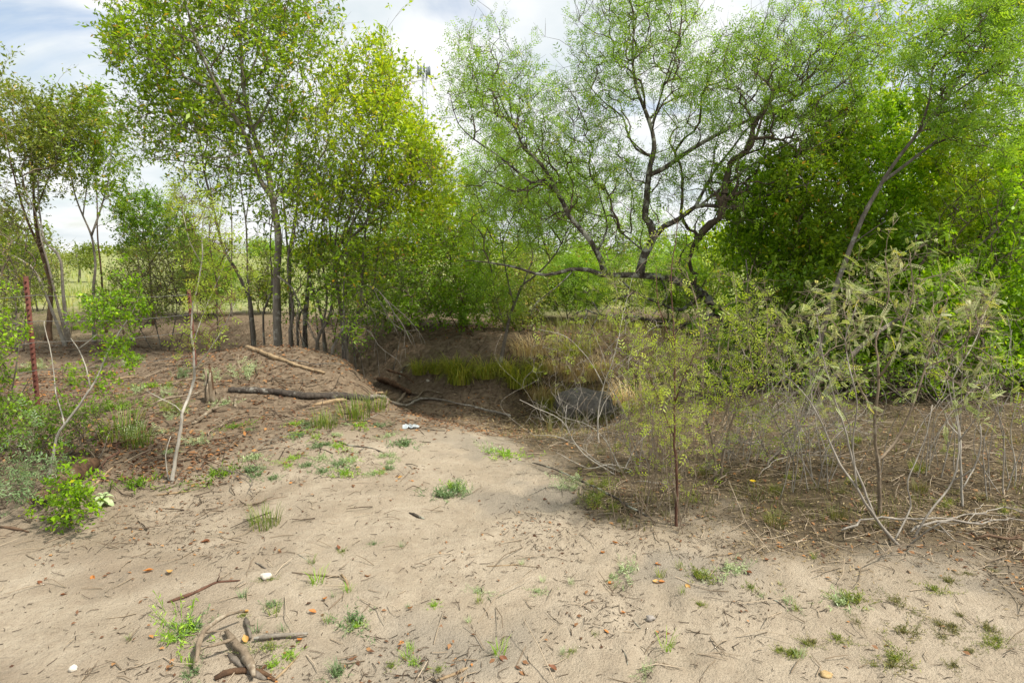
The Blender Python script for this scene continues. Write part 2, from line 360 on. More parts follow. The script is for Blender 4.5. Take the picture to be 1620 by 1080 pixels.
# ------------------------------------------------------------------ plants
TRI = [0]
KEEP = {'broad': .25, 'small': .50, 'feather': .175, 'feather3': .17, 'pinnate': .22}
def plant(name, label, cat, base, limbs, blobs, leaf='broad', lmat=None, bark=None, twigbark=None, d=None, group=None,
          twig_r=.0022, micro=(4, .22, 7), leaf_size=.05, bf=.30, droop=0.0, sides=7, wiggle=.02, up=.25, min_len=.5,
          leaf_up=.7, crown_name='crown', trunk_name='trunk', jitter=.10, expo=.46, cut=0.0, step=.13, keep=None, twig_keep=.34, rs=None):
    """limbs: [(points, r0, r1)], each point (px, py, depth offset); the first is the trunk. A limb whose name tuple has a 4th item 'g' starts on the ground.
    blobs: (px, py, rx, ry, depth offset, depth radius, tips)."""
    rg = np.random.default_rng(zlib.crc32(label.encode()))
    twigbark = twigbark or bark
    b = ground(*base) if d is None else None
    if d is not None:
        x = at(base[0], base[1], d)[0]; b = np.array([x, d, hz(x, d)])
    d0 = b[1]
    root = empty(name, b, label, cat, group)
    P = np.zeros((60000, 3)); par = np.full(60000, -1); plen = np.zeros(60000); lim = np.zeros(60000); tdir = np.zeros((60000, 3)); n = 0
    limb_chains = []
    for li, L in enumerate(limbs):
        pts = [at(q[0], q[1], d0 + q[2]) for q in L[0]]
        start = -1
        if li == 0 or (len(L) > 3 and L[3] == 'g'):
            if li == 0: pts[0] = b.copy()
            else: pts[0] = np.array([pts[0][0], pts[0][1], hz(pts[0][0], pts[0][1])])
            pts[0][2] -= .05
        else:
            dd = np.linalg.norm(P[:n] - pts[0], axis=1); start = int(np.argmin(dd))
            if dd[start] > .04: pts = [P[start].copy()] + pts
            else: pts[0] = P[start].copy()
        s = spline(pts, step); m = len(s); tt = np.linspace(0, 1, m)
        wob = np.cumsum(rg.normal(0, 1, (m, 3)), axis=0); wob -= wob[0] + (wob[-1] - wob[0]) * tt[:, None]
        s = s + wob * wiggle * .5 * np.linalg.norm(s[-1] - s[0]) / math.sqrt(m) * .35
        rad = (L[1] + (L[2] - L[1]) * tt ** .85) * (rs or (.60 if d0 > 5 else .85))
        if li == 0 or (len(L) > 3 and L[3] == 'g'):
            rad = rad * (1 + .45 * np.exp(-tt * np.linalg.norm(s[-1] - s[0]) / (L[1] * 3 + 1e-6)))
        limb_chains.append((s, rad))
        prev = start
        for j in range(m):
            if j == 0 and start >= 0: prev = start; continue
            P[n] = s[j]; par[n] = prev; lim[n] = rad[j]
            plen[n] = (plen[prev] + np.linalg.norm(s[j] - P[prev])) if prev >= 0 else 0
            tdir[n] = unit(s[min(j + 1, m - 1)] - s[max(j - 1, 0)]); prev = n; n += 1
    nl = n
    A = []
    for (px, py, rx, ry, off, rd, cnt) in blobs:
        u = unit(rg.normal(size=(cnt, 3))) * (rg.random((cnt, 1)) ** .42)
        for q in u: A.append(at(px + q[0] * rx, py + q[1] * ry, max(.9, d0 + off + q[2] * rd)))
    A = np.array(A) if A else np.zeros((0, 3))
    if len(A):
        A[:, 2] += rg.exponential(.14 * min(1, d0 / 8), len(A))
        if d0 > 6.5 and leaf in ('broad', 'feather', 'small') and cat != 'dead tree':
            sh = rg.random(len(A)) < (.16 if leaf == 'small' else .07); A[sh] += np.column_stack([rg.normal(0, .18, sh.sum()), rg.normal(0, .18, sh.sum()), rg.uniform(.1, .65, sh.sum())])
        A = A[A[:, 2] > height(A[:, 0], A[:, 1]) + .06]
        dm = np.array([np.min(np.linalg.norm(P[:nl] - a, axis=1)) for a in A]); A = A[np.argsort(dm)]
    tips, chains = [], []
    allow = np.where(plen[:nl] < min_len, 3.0, 0.0)
    pen = np.zeros(60000); pen[:nl] = allow
    for a in A:
        dv = np.linalg.norm(P[:n] - a, axis=1)
        i = int(np.argmin(dv + bf * plen[:n] + pen[:n])); Ln = dv[i]
        if Ln < .03: continue
        k = max(2, int(Ln / step)); t = np.linspace(0, 1, k + 1)[1:, None]
        dirn = (a - P[i]) / Ln
        c = P[i] + unit(tdir[i] * .7 + dirn * .8 + np.array([0, 0, up * .3])) * Ln * .5
        q = (1 - t) ** 2 * P[i] + 2 * t * (1 - t) * c + t ** 2 * a
        q[:, 2] -= droop * Ln * t[:, 0] ** 2
        q[:-1] += rg.normal(0, jitter * Ln / k * .8, (k - 1, 3))
        prev = i; ch = [i]
        for j in range(k):
            P[n] = q[j]; par[n] = prev; plen[n] = plen[prev] + np.linalg.norm(q[j] - P[prev]); tdir[n] = unit(q[j] - P[prev]); prev = n; ch.append(n); n += 1
        tips.append(n - 1); chains.append(ch)
    cntt = np.zeros(n); cntt[tips] = 1
    for j in range(n - 1, -1, -1):
        if par[j] >= 0: cntt[par[j]] += cntt[j]
    rad = twig_r * np.maximum(cntt, 1) ** expo
    tw = []
    for ch in chains:
        r = rad[ch].copy(); r[0] = min(r[0], r[1] * 1.2); r[-1] *= .6
        tw.append((P[ch], r))
    # fine twigs at and below the tips
    mt, ml, mleaf = micro
    grown = np.arange(nl, n); thin = grown[cntt[grown] <= 2] if len(grown) else grown
    fine = None
    if len(thin) and mt:
        sel = np.concatenate([np.array(tips, int)[np.arange(len(tips))], rg.choice(thin, max(1, len(tips)))])
        sel = np.repeat(sel, mt); N = len(sel)
        md = unit(tdir[sel] * .75 + rg.normal(0, .55, (N, 3)) + np.array([0, 0, up - droop]))
        ln = ml * rg.uniform(.45, 1.25, N); b0 = P[sel]
        b1 = b0 + md * (ln * .5)[:, None] + rg.normal(0, .12, (N, 3)) * ln[:, None] * .5
        b2 = b0 + md * ln[:, None] + np.array([0, 0, -droop * .3]) * ln[:, None]
        mr = twig_r * .75
        q_ = rg.random(N) < twig_keep
        fine = (np.stack([b0, b2], 1)[q_], np.array([mr, mr * .5]))
        M = mleaf; tpar = 1 - .9 * rg.random((N, M)) ** 1.4
        lb = b0[:, None] + (b2 - b0)[:, None] * tpar[..., None] + rg.normal(0, .012, (N, M, 3))
        lb = lb.reshape(-1, 3); mdr = np.repeat(md, M, axis=0)
        if cut: keep = vnoise(lb[:, 0] * 1.0 + lb[:, 2] * .7, lb[:, 1] + lb[:, 2], .5, 3) > -1 + 2 * cut; lb, mdr = lb[keep], mdr[keep]
        kp = keep if keep is not None else KEEP[leaf]
        gap = .5 + .5 * vnoise(b0[:, 0] + .5 * b0[:, 2], b0[:, 1] + .9 * b0[:, 2], .6, 9)
        pk = kp * (.30 + 1.4 * gap); tw_on = rg.random(N) < pk ** .5
        sel_ = np.repeat(tw_on, M) & (rg.random(N * M) < np.repeat(pk ** .5, M))
        if not cut: lb, mdr = lb[sel_], mdr[sel_]
        K = len(lb)
        ld = unit(mdr * .55 + rg.normal(0, .62, (K, 3)) + np.array([0, 0, -.15]))
        nn = unit(rg.normal(0, .6, (K, 3)) + np.array([0, 0, leaf_up]))
        clump = .5 + .5 * vnoise(lb[:, 0] + .6 * lb[:, 2], lb[:, 1] + .8 * lb[:, 2], .55, 5)
        rn = np.clip(.62 * rg.random(K) + .38 * clump, 0, 1) ** 1.0
        old = rg.random(K) < .035; rn = np.where(old, rg.uniform(.93, 1, K), np.minimum(rn, .92))
        v, f, rr = scatter_leaves(leaf, lb, ld, nn, leaf_size * (1.12 if leaf == 'broad' else 1.0) * np.clip(rg.lognormal(-.06, .28, K), .45, 1.7), rn)
        link(crown_name, new_mesh(crown_name, v - b, f, rr), lmat, root); TRI[0] += len(f) * 2
    for i, c in enumerate(limb_chains):
        sd = sides if c[1].max() > .02 else 5
        nm = trunk_name if i == 0 else ('stem' if (len(limbs[i]) > 3 or trunk_name == 'stem') else 'branch')
        link(nm, tube_mesh(nm, [c], sd, b, True, .10, rg), bark, root)
    if tw:
        big = [c for c in tw if c[1].max() > .008]; sm = [c for c in tw if c[1].max() <= .008]
        v1, f1, _ = tubes(big, 5, 't'); v2, f2, _ = tubes(sm, 3, 't')
        V_, F_ = np.vstack([v1, v2]), np.vstack([f1, f2 + len(v1)])
        if fine is not None: v3, f3 = thin_tubes(*fine); F_ = np.vstack([F_, f3 + len(V_)]); V_ = np.vstack([V_, v3])
        me = new_mesh('twigs', V_ - b, F_, None, True)
        link('twigs', me, twigbark, root)['kind'] = 'stuff'; TRI[0] += 2 * len(F_)
    return root

# ------------------------------------------------------------------ the ground
ys = [-1.2]
while ys[-1] < 26: ys.append(ys[-1] + .0105 * (max(ys[-1], .6) + 1.5))
while ys[-1] < 900: ys.append(ys[-1] * 1.06)
ys = np.array(ys)
us = np.concatenate([np.linspace(-6, -1.15, 40)[:-1], np.linspace(-1.15, 1.15, 330), np.linspace(1.15, 6, 40)[1:]])
GY, GU = np.meshgrid(ys, us, indexing='ij'); GX = GU * (GY + 2.2)
GZ = height(GX, GY)
R_, C_ = GX.shape
idx = np.arange(R_ * C_).reshape(R_, C_)
quads = np.stack([idx[:-1, :-1], idx[:-1, 1:], idx[1:, 1:], idx[1:, :-1]], -1).reshape(-1, 4)
me = new_mesh('ground', np.stack([GX, GY, GZ], -1).reshape(-1, 3), quads, None, True)
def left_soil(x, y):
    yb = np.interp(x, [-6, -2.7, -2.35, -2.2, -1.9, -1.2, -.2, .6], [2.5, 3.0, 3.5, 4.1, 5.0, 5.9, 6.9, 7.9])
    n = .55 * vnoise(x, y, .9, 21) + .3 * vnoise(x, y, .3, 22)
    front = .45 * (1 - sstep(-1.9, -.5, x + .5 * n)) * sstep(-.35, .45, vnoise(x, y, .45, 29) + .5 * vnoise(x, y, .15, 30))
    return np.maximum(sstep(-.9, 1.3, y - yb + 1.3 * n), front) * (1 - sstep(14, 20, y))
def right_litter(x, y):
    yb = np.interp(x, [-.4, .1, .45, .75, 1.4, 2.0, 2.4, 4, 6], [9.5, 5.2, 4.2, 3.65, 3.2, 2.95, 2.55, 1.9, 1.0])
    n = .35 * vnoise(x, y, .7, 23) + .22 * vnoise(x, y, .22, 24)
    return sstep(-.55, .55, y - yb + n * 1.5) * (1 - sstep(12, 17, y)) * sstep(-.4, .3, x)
def pasture(x, y): return sstep(12.5, 19, y + 1.5 * vnoise(x, y, 2.5, 25) + .8 * vnoise(x, y, .8, 26))
def crust(x, y):
    return sstep(.05, .5, vnoise(x, y, .55, 27) * .7 + vnoise(x, y, .17, 28) * .4) * (1 - sstep(6, 9, y)) * sstep(-1.2, -.2, x)
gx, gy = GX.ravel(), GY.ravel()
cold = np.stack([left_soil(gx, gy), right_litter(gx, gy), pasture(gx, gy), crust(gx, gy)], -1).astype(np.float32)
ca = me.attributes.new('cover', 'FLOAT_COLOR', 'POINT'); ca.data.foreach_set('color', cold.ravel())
m, t, out = nodes_of('sandy_ground')
at_n = t.nodes.new('ShaderNodeAttribute'); at_n.attribute_name = 'cover'
sp = t.nodes.new('ShaderNodeSeparateColor'); t.links.new(at_n.outputs['Color'], sp.inputs[0])
nA, nB, nC, nD = noise(t, 2.2, 6, .65), noise(t, 16, 6, .7), noise(t, 90, 4, .7), noise(t, 6.5, 5, .65)
c = ramp(t, nA, [(.30, (.318, .266, .196)), (.70, (.440, .378, .292))])
c = mixc(t, ramp(t, nB, [(.40, (0, 0, 0)), (.72, (.55, .55, .55))]), c, (.27, .215, .155))
c = mixc(t, ramp(t, nD, [(.54, (0, 0, 0)), (.68, (.36, .36, .36))]), c, (.24, .195, .145))
c = mixc(t, math_node(t, 'MULTIPLY', at_n.outputs['Alpha'], .75), c, (.26, .23, .185))
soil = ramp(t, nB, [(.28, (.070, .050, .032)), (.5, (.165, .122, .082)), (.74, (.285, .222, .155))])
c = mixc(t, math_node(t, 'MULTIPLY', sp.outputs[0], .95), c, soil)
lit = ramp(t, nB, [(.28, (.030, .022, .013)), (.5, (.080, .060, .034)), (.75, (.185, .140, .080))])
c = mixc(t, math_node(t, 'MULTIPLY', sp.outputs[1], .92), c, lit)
past = ramp(t, nA, [(.30, (.145, .190, .055)), (.5, (.210, .245, .085)), (.68, (.330, .275, .175))])
c = mixc(t, sp.outputs[2], c, past)
c = mixc(t, ramp(t, nC, [(.56, (0, 0, 0)), (.70, (.5, .5, .5))]), c, (.13, .10, .075))
p = t.nodes.new('ShaderNodeBsdfPrincipled'); p.inputs['Roughness'].default_value = .95; p.inputs['Specular IOR Level'].default_value = .1
t.links.new(c, p.inputs['Base Color'])
hh = math_node(t, 'ADD', math_node(t, 'MULTIPLY', nB, .6), math_node(t, 'MULTIPLY', nC, .4))
t.links.new(bump(t, hh, 1.0, .04), p.inputs['Normal']); t.links.new(p.outputs[0], out.inputs[0])
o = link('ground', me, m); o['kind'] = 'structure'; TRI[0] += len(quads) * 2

# ------------------------------------------------------------------ the trees
# far-left thicket beyond the fence
plant('hackberry_tree', 'olive-green tree with twisted brown trunk just behind the leftmost rusty fence post', 'tree', (72, 500),
      [([(72, 505, 0), (80, 450, 0), (68, 410, 0), (56, 350, 0), (52, 280, 0), (48, 215, 0)], .085, .02),
       ([(66, 400, 0), (40, 340, -.3), (20, 270, -.5), (8, 210, -.6)], .045, .012), ([(58, 340, 0), (80, 270, .3), (90, 210, .4)], .035, .01)],
      [(20, 230, 75, 80, 0, 1.3, 120), (75, 220, 60, 55, 0, 1.2, 100), (15, 330, 60, 50, 0, 1.2, 70), (-50, 260, 60, 110, 0, 1.2, 60), (15, 165, 22, 30, 0, .7, 20)], 'broad', L_DULL, B_BROWN, B_TWIG, d=12.0, micro=(4, .26, 8), leaf_size=.062, keep=.46)
plant('hackberry_tree', 'slim pale double-stemmed tree right of the leftmost rusty fence post', 'tree', (108, 525),
      [([(108, 528, 0), (100, 470, 0), (96, 415, 0), (84, 395, 0), (70, 380, 0), (62, 330, .2), (60, 260, .4)], .06, .014),
       ([(106, 520, 0), (92, 480, -.2), (76, 415, -.3), (66, 380, -.3), (58, 340, -.3), (40, 300, -.3)], .05, .012, 'g')],
      [(70, 260, 60, 70, .3, 1.1, 90), (115, 225, 50, 60, .3, 1, 70)], 'broad', L_DULL, B_PALE, B_TWIG, d=11.2, micro=(4, .26, 7), leaf_size=.058, keep=.46)
plant('hackberry_tree', 'slender tree forking into a pale Y above a straight trunk left of the dark bush', 'tree', (146, 512),
      [([(146, 515, 0), (148, 460, 0), (152, 420, 0), (147, 380, 0), (142, 365, 0), (122, 315, 0), (112, 270, -.2), (105, 215, -.2)], .058, .012),
       ([(146, 372, 0), (160, 330, .1), (172, 285, .2), (176, 230, .2)], .036, .01), ([(132, 345, 0), (138, 290, .3), (140, 220, .3)], .022, .008)],
      [(118, 235, 62, 70, 0, 1.1, 110), (165, 255, 45, 60, .2, 1, 70), (150, 185, 40, 30, 0, .8, 30), (175, 320, 30, 40, 0, .8, 25)], 'broad', L_BROAD, B_PALE, B_TWIG, d=11.8, micro=(4, .24, 7), leaf_size=.058, keep=.46)
plant('hackberry_tree', 'thin dark-stemmed sapling tree close behind the pale Y-forked tree', 'tree', (166, 500),
      [([(166, 500, 0), (160, 430, 0), (155, 380, 0), (154, 320, 0), (150, 250, 0)], .045, .012)],
      [(150, 290, 45, 55, 0, 1, 60), (190, 235, 30, 35, 0, .8, 20)], 'broad', L_DULL, B_BROWN, B_TWIG, d=13.2, micro=(3, .24, 7), leaf_size=.056)
plant('fallen_tree', 'bleached dead trunk leaning up to the left behind the rusty post', 'dead tree', (98, 478),
      [([(98, 478, 0), (60, 438, 0), (38, 415, .1), (15, 402, .2)], .05, .022)], [(30, 430, 50, 40, 0, .6, 25)], 'broad', L_DULL, B_WHITE, B_TWIG, d=10.4, micro=(2, .25, 0), twig_r=.003, min_len=.2)
plant('hackberry_shrub', 'bare grey twisted shrub at the left edge beyond the fence', 'shrub', (20, 508),
      [([(20, 508, 0), (24, 475, 0), (10, 445, 0), (-4, 430, 0)], .03, .01), ([(24, 480, 0), (28, 455, 0), (20, 440, 0)], .018, .008), ([(30, 500, 0), (42, 470, 0), (52, 430, 0), (56, 415, 0)], .02, .008, 'g')],
      [(15, 440, 50, 50, 0, .8, 60), (45, 470, 40, 40, 0, .6, 30), (10, 370, 60, 50, 0, .9, 60)], 'small', L_DULL, B_GREY, B_TWIG, d=9.8, micro=(4, .25, 3), leaf_size=.04, twig_r=.0028)
# dark bush and brush beyond the fence
plant('dark_bush', 'round dark-green bush with yellowed leaves beyond the fence', 'bush', (240, 470),
      [([(240, 470, 0), (236, 420, 0), (228, 370, 0), (220, 335, 0)], .06, .015), ([(238, 420, 0), (262, 380, .3), (280, 350, .3)], .035, .01), ([(236, 400, 0), (205, 360, 0), (190, 345, 0)], .03, .01)],
      [(220, 345, 42, 40, 0, 1.0, 170), (262, 365, 44, 45, .2, 1.0, 150), (215, 385, 36, 26, 0, .9, 60), (285, 400, 38, 38, 0, .9, 70)], 'broad', L_DARK, B_BROWN, B_TWIG, d=13.5, micro=(5, .2, 8), leaf_size=.055)
plant('brush_thicket', 'low thicket of dead grey arching twigs between the two fence posts', 'shrub', (255, 530),
      [([(255, 530, 0), (240, 490, 0), (225, 455, 0), (205, 440, 0)], .022, .006), ([(262, 528, 0), (280, 480, 0), (262, 430, .2), (225, 425, .2)], .02, .006, 'g'),
       ([(240, 530, .3), (210, 500, .3), (190, 480, .3)], .018, .006, 'g'), ([(270, 525, .2), (300, 490, .2), (290, 450, .2)], .018, .006, 'g')],
      [(250, 480, 65, 40, 0, .8, 200), (225, 440, 55, 28, .2, .8, 110), (280, 450, 40, 50, 0, .7, 70)], 'small', L_DULL, B_GREY, B_TWIG, d=11.0, micro=(6, .28, 2), leaf_size=.04, twig_r=.0028, min_len=.1, droop=.12)
plant('brush_thicket', 'dark brown heap of brush behind the pale Y-forked tree', 'shrub', (195, 520),
      [([(195, 520, 0), (190, 495, 0), (175, 480, 0)], .02, .006), ([(205, 520, .2), (222, 490, .2), (235, 478, .2)], .018, .006, 'g')],
      [(180, 490, 45, 26, 0, .7, 110), (215, 505, 55, 26, .2, .7, 110)], 'small', L_DARK, B_ROT, B_ROT, d=12.2, micro=(6, .24, 2), leaf_size=.05, twig_r=.003, min_len=.05)

# the tall tree left of centre and its companions
plant('tall_hackberry_tree', 'tallest leafy tree with pale mottled trunk forking high, left of centre', 'tree', (440, 560),
      [([(440, 562, 0), (438, 500, 0), (437, 440, 0), (440, 380, 0), (436, 335, 0), (430, 308, 0), (424, 270, 0), (412, 245, 0), (398, 205, -.1), (386, 150, -.2), (380, 90, -.3), (376, 10, -.3), (370, -70, -.3)], .105, .016),
       ([(432, 314, 0), (416, 292, 0), (404, 268, 0), (394, 240, -.2), (388, 215, -.4), (350, 150, -.8), (320, 90, -1.0), (300, 30, -1.1), (290, -40, -1.1)], .062, .012),
       ([(434, 318, 0), (450, 295, .2), (470, 282, .4), (490, 265, .5), (498, 245, .6), (500, 180, .6)], .034, .01),
       ([(400, 210, -.1), (430, 150, .2), (455, 90, .4), (470, 30, .4)], .034, .009), ([(352, 152, -.8), (290, 120, -1.0), (230, 90, -1.1), (185, 40, -1.1)], .024, .006),
       ([(385, 140, -.2), (410, 80, 0), (425, 10, 0), (430, -60, 0)], .028, .008), ([(392, 235, -.3), (330, 215, -.6), (260, 190, -.7), (200, 150, -.7)], .022, .006),
       ([(392, 240, -.3), (345, 250, -.6), (280, 240, -.7), (215, 215, -.7)], .02, .006)],
      [(330, 40, 110, 95, -.4, 1.5, 330), (400, -30, 130, 90, 0, 1.5, 230), (440, 90, 85, 90, .1, 1.4, 260), (250, 110, 75, 60, -.8, 1.0, 130), (205, 45, 40, 55, -1.0, .7, 60), (300, 190, 90, 50, -.6, 1.0, 150),
       (215, 205, 42, 30, -.7, .7, 45), (380, 190, 70, 70, 0, 1.2, 130), (480, 50, 55, 60, .3, 1.0, 110), (190, 90, 24, 50, -.9, .5, 26), (455, 215, 60, 60, .3, .9, 80), (270, 245, 90, 24, -.5, .8, 45), (300, -40, 110, 70, -.5, 1.2, 130), (420, 280, 70, 45, 0, .9, 60), (340, 300, 70, 40, -.3, .8, 40), (400, 350, 60, 40, 0, .7, 26)],
      'broad', L_BROAD, B_PALE, B_TWIG, d=9.7, micro=(4, .24, 8), leaf_size=.058, sides=10, rs=.72)
plant('hackberry_tree', 'dark leaning trunk with sparse crown, left of the tall pale-trunked tree', 'tree', (403, 540),
      [([(403, 542, 0), (398, 490, 0), (388, 455, 0), (374, 425, 0), (356, 395, 0), (344, 355, 0), (334, 310, 0), (324, 275, 0), (318, 235, .1), (308, 190, .2), (300, 140, .2)], .075, .012),
       ([(346, 360, 0), (352, 320, .2), (362, 270, .3), (364, 220, .3)], .022, .007), ([(336, 320, 0), (300, 280, -.2), (255, 250, -.3)], .02, .006)],
      [(290, 215, 70, 60, 0, 1.0, 90), (310, 150, 60, 60, 0, 1.0, 80), (335, 260, 60, 50, 0, 1, 60), (240, 240, 50, 36, 0, .8, 40)], 'broad', L_BROAD, B_GREY, B_TWIG, d=10.8, micro=(3, .24, 6), leaf_size=.055)
plant('hackberry_tree', 'thin straight pole-like tree between the dark leaning trunk and the tall tree', 'tree', (398, 520),
      [([(398, 520, 0), (392, 460, 0), (390, 400, 0), (388, 350, 0), (380, 290, 0), (376, 230, 0), (370, 150, 0)], .04, .01), ([(388, 352, 0), (396, 300, .1), (400, 240, .1)], .02, .006)],
      [(375, 170, 45, 60, 0, .9, 70), (395, 240, 40, 40, 0, .8, 40)], 'broad', L_DULL, B_GREY, B_TWIG, d=12.0, micro=(3, .24, 6), leaf_size=.055)
plant('hackberry_tree', 'thin grey tree seen through the gap left of the pole-like tree', 'tree', (366, 500),
      [([(366, 500, 0), (366, 420, 0), (367, 350, 0), (364, 290, 0), (362, 230, 0), (366, 160, 0)], .038, .009)],
      [(362, 190, 40, 55, 0, .8, 55), (345, 245, 36, 34, 0, .7, 26)], 'broad', L_DULL, B_GREY, B_TWIG, d=13.6, micro=(3, .24, 6), leaf_size=.058)
plant('hackberry_tree', 'grey-brown tree rising close behind the tall pale-trunked tree', 'tree', (462, 545),
      [([(462, 548, 0), (458, 480, 0), (458, 420, 0), (452, 370, 0), (448, 320, 0), (446, 260, 0), (455, 180, 0)], .06, .012), ([(458, 400, 0), (468, 350, .2), (470, 290, .3), (468, 220, .3)], .04, .009)],
      [(455, 200, 50, 60, .2, .9, 90), (475, 280, 45, 50, .3, .9, 70), (500, 200, 50, 60, .4, .9, 80)], 'broad', L_BROAD, B_GREY, B_TWIG, d=10.9, micro=(4, .24, 7), leaf_size=.056)

# multi-stemmed lime-green tree
plant('lime_hackberry_tree', 'lime-green many-stemmed tree fanning out above the creek bank', 'tree', (545, 575),
      [([(545, 578, 0), (542, 520, 0), (535, 460, 0), (530, 420, 0), (540, 380, 0), (552, 345, .1), (560, 300, .2), (575, 230, .2), (590, 150, .2)], .075, .012),
       ([(532, 425, 0), (545, 390, -.2), (570, 360, -.4), (605, 320, -.6), (650, 285, -.8), (690, 250, -.9)], .045, .008),
       ([(538, 400, 0), (560, 372, .1), (600, 345, .2), (650, 330, .3), (700, 315, .4)], .034, .007), ([(532, 430, 0), (524, 380, .2), (520, 320, .3), (522, 250, .4), (515, 180, .4)], .036, .008),
       ([(545, 375, 0), (575, 320, -.2), (605, 250, -.3), (635, 170, -.3), (645, 130, -.3)], .036, .007), ([(535, 410, 0), (515, 380, -.2), (512, 330, -.3), (500, 280, -.3)], .026, .007),
       ([(520, 570, .2), (508, 500, .2), (492, 450, .2), (488, 420, .2), (500, 380, .2), (505, 330, .3)], .06, .012, 'g'), ([(492, 470, .2), (520, 445, 0), (540, 425, -.1), (547, 400, -.1)], .03, .012)],
      [(560, 190, 75, 80, .1, 1.2, 260), (612, 235, 66, 70, -.2, 1.2, 240), (660, 290, 60, 55, -.5, 1.0, 170), (540, 300, 75, 60, .1, 1.1, 170), (600, 320, 80, 45, 0, 1.1, 150), (612, 165, 46, 50, -.2, .9, 100),
       (530, 130, 40, 45, .2, .7, 50), (600, 120, 50, 32, 0, .7, 60), (690, 320, 38, 44, 0, .8, 70), (490, 330, 50, 60, .2, .8, 60), (560, 380, 80, 40, 0, .9, 44), (500, 400, 60, 40, 0, .8, 26), (600, 410, 60, 40, -.2, .8, 24), (668, 262, 36, 36, -.5, .7, 60)],
      'broad', L_LIME, B_GREY, B_TWIG, d=9.6, micro=(4, .24, 8), leaf_size=.056, sides=8)
plant('dead_snag', 'dark broken stub of a trunk standing among the stems of the lime-green tree', 'dead tree', (484, 575),
      [([(484, 575, 0), (482, 520, 0), (486, 470, 0), (489, 432, 0), (480, 424, 0)], .085, .05), ([(487, 460, 0), (505, 456, 0), (518, 458, 0)], .02, .01)], [], bark=B_DARK, d=9.9)
for i, (x0, y0, x1, y1, dd, r) in enumerate([(462, 572, 455, 420, 9.5, .05), (505, 590, 528, 400, 9.3, .05), (552, 588, 575, 395, 9.4, .055), (530, 600, 545, 440, 9.05, .04), (420, 545, 428, 380, 10.2, .035), (475, 560, 490, 390, 10.0, .04), (565, 560, 600, 380, 9.9, .035), (345, 520, 330, 380, 11.6, .03), (515, 570, 508, 380, 9.7, .04)]):
    lab = ['slender pale stem standing just right of the tall tree trunk', 'grey stem rising in front of the dark broken stub', 'grey trunk at the right end of the stem row above the creek',
           'pale crooked stem rooted lowest on the creek bank', 'thin stem just left of the tall pale trunk', 'dark thin stem between the tall pale trunk and the broken stub', 'thin stem leaning right over the far bank', 'thinnest stem standing alone left of the dark leaning trunk', 'dark stem directly right of the broken stub'][i]
    plant('bank_tree', lab, 'tree', (x0, y0), [([(x0, y0, 0), (x0 - 4, y0 - 50, 0), ((x0 + x1) / 2 + 5, (y0 + y1) / 2, 0), (x1, y1, 0), (x1 + 8, y1 - 60, .1), (x1 + 20, y1 - 130, .2)], r, .012)],
          [(x1 + 12, y1 - 70, 45, 60, .1, .8, 60), (x1 + 10, y1 + 40, 45, 70, -.2, .7, 44)], 'broad', L_BROAD, B_GREY if i != 3 else B_PALE, B_TWIG, d=dd, micro=(3, .24, 6), leaf_size=.055, group='stems along the creek bank')
# drooping dead branches
def hanging(label, start, d, limbs, seed, parent_note=None):
    s = at(*start, d); root = empty('dead_branch', s, label, 'dead branch')
    rg = np.random.default_rng(seed); ch = []
    for L in limbs:
        p = spline([at(q[0], q[1], d + (q[2] if len(q) > 2 else 0)) for q in L[1:]], .06)
        p = p + np.cumsum(rg.normal(0, .004, p.shape), axis=0)
        ch.append((p, np.linspace(L[0], L[0] * .35, len(p))))
        for k in range(int(len(p) / 3)):
            j = rg.integers(2, len(p)); a = p[j]; dv = unit(unit(p[min(j + 1, len(p) - 1)] - p[j - 2]) + rg.normal(0, .5, 3) + np.array([0, 0, -.35])); ln = rg.uniform(.08, .3)
            q = np.stack([a, a + dv * ln * .5 + rg.normal(0, .015, 3), a + dv * ln + np.array([0, 0, -.05])]); ch.append((q, np.array([.0035, .003, .0018])))
    link('branch', tube_mesh('branch', ch[:1], 6, s, True, .08, rg), B_WHITE, root)
    link('twigs', tube_mesh('twigs', ch[1:], 4, s, False), B_WHITE, root)
hanging('bleached dead branch drooping like a broom beside the tall pale trunk', (439, 436), 9.45,
        [(.016, (439, 436), (462, 455), (474, 478), (484, 506)), (.008, (474, 478), (470, 510), (482, 540), (492, 560)), (.009, (484, 506), (497, 535), (512, 565), (528, 579)), (.007, (480, 500), (505, 520), (530, 530), (550, 540)),
         (.006, (466, 465), (462, 500), (470, 530), (486, 552), (498, 575)), (.006, (484, 506), (490, 525), (500, 540), (515, 545))], 5)
hanging('pale dead branch arching right over the creek bank from the lime-green tree', (535, 452), 9.2,
        [(.014, (520, 450), (560, 452), (590, 455), (612, 475), (625, 495), (640, 520), (651, 545)), (.008, (590, 455), (608, 490), (622, 510), (640, 522), (660, 522)), (.007, (612, 475), (640, 500), (665, 530), (672, 545)),
         (.006, (560, 452), (580, 480), (600, 490), (618, 500)), (.006, (640, 520), (640, 540), (636, 556)), (.006, (565, 515), (585, 525), (598, 545), (615, 560), (628, 570))], 8)
plant('leafy_sprig', 'fresh leafy sprig hanging in front of the stems above the creek', 'plant', (535, 575),
      [([(535, 575, 0), (532, 545, 0), (525, 515, 0), (512, 505, -.1)], .012, .005), ([(530, 540, 0), (545, 520, -.1), (550, 505, -.2)], .008, .004)],
      [(525, 508, 42, 26, -.1, .4, 36), (550, 535, 22, 18, 0, .3, 14), (515, 478, 25, 20, 0, .3, 14)], 'broad', L_FRESH, B_GREY, B_TWIG, d=9.0, micro=(3, .14, 5), leaf_size=.055, min_len=.2)
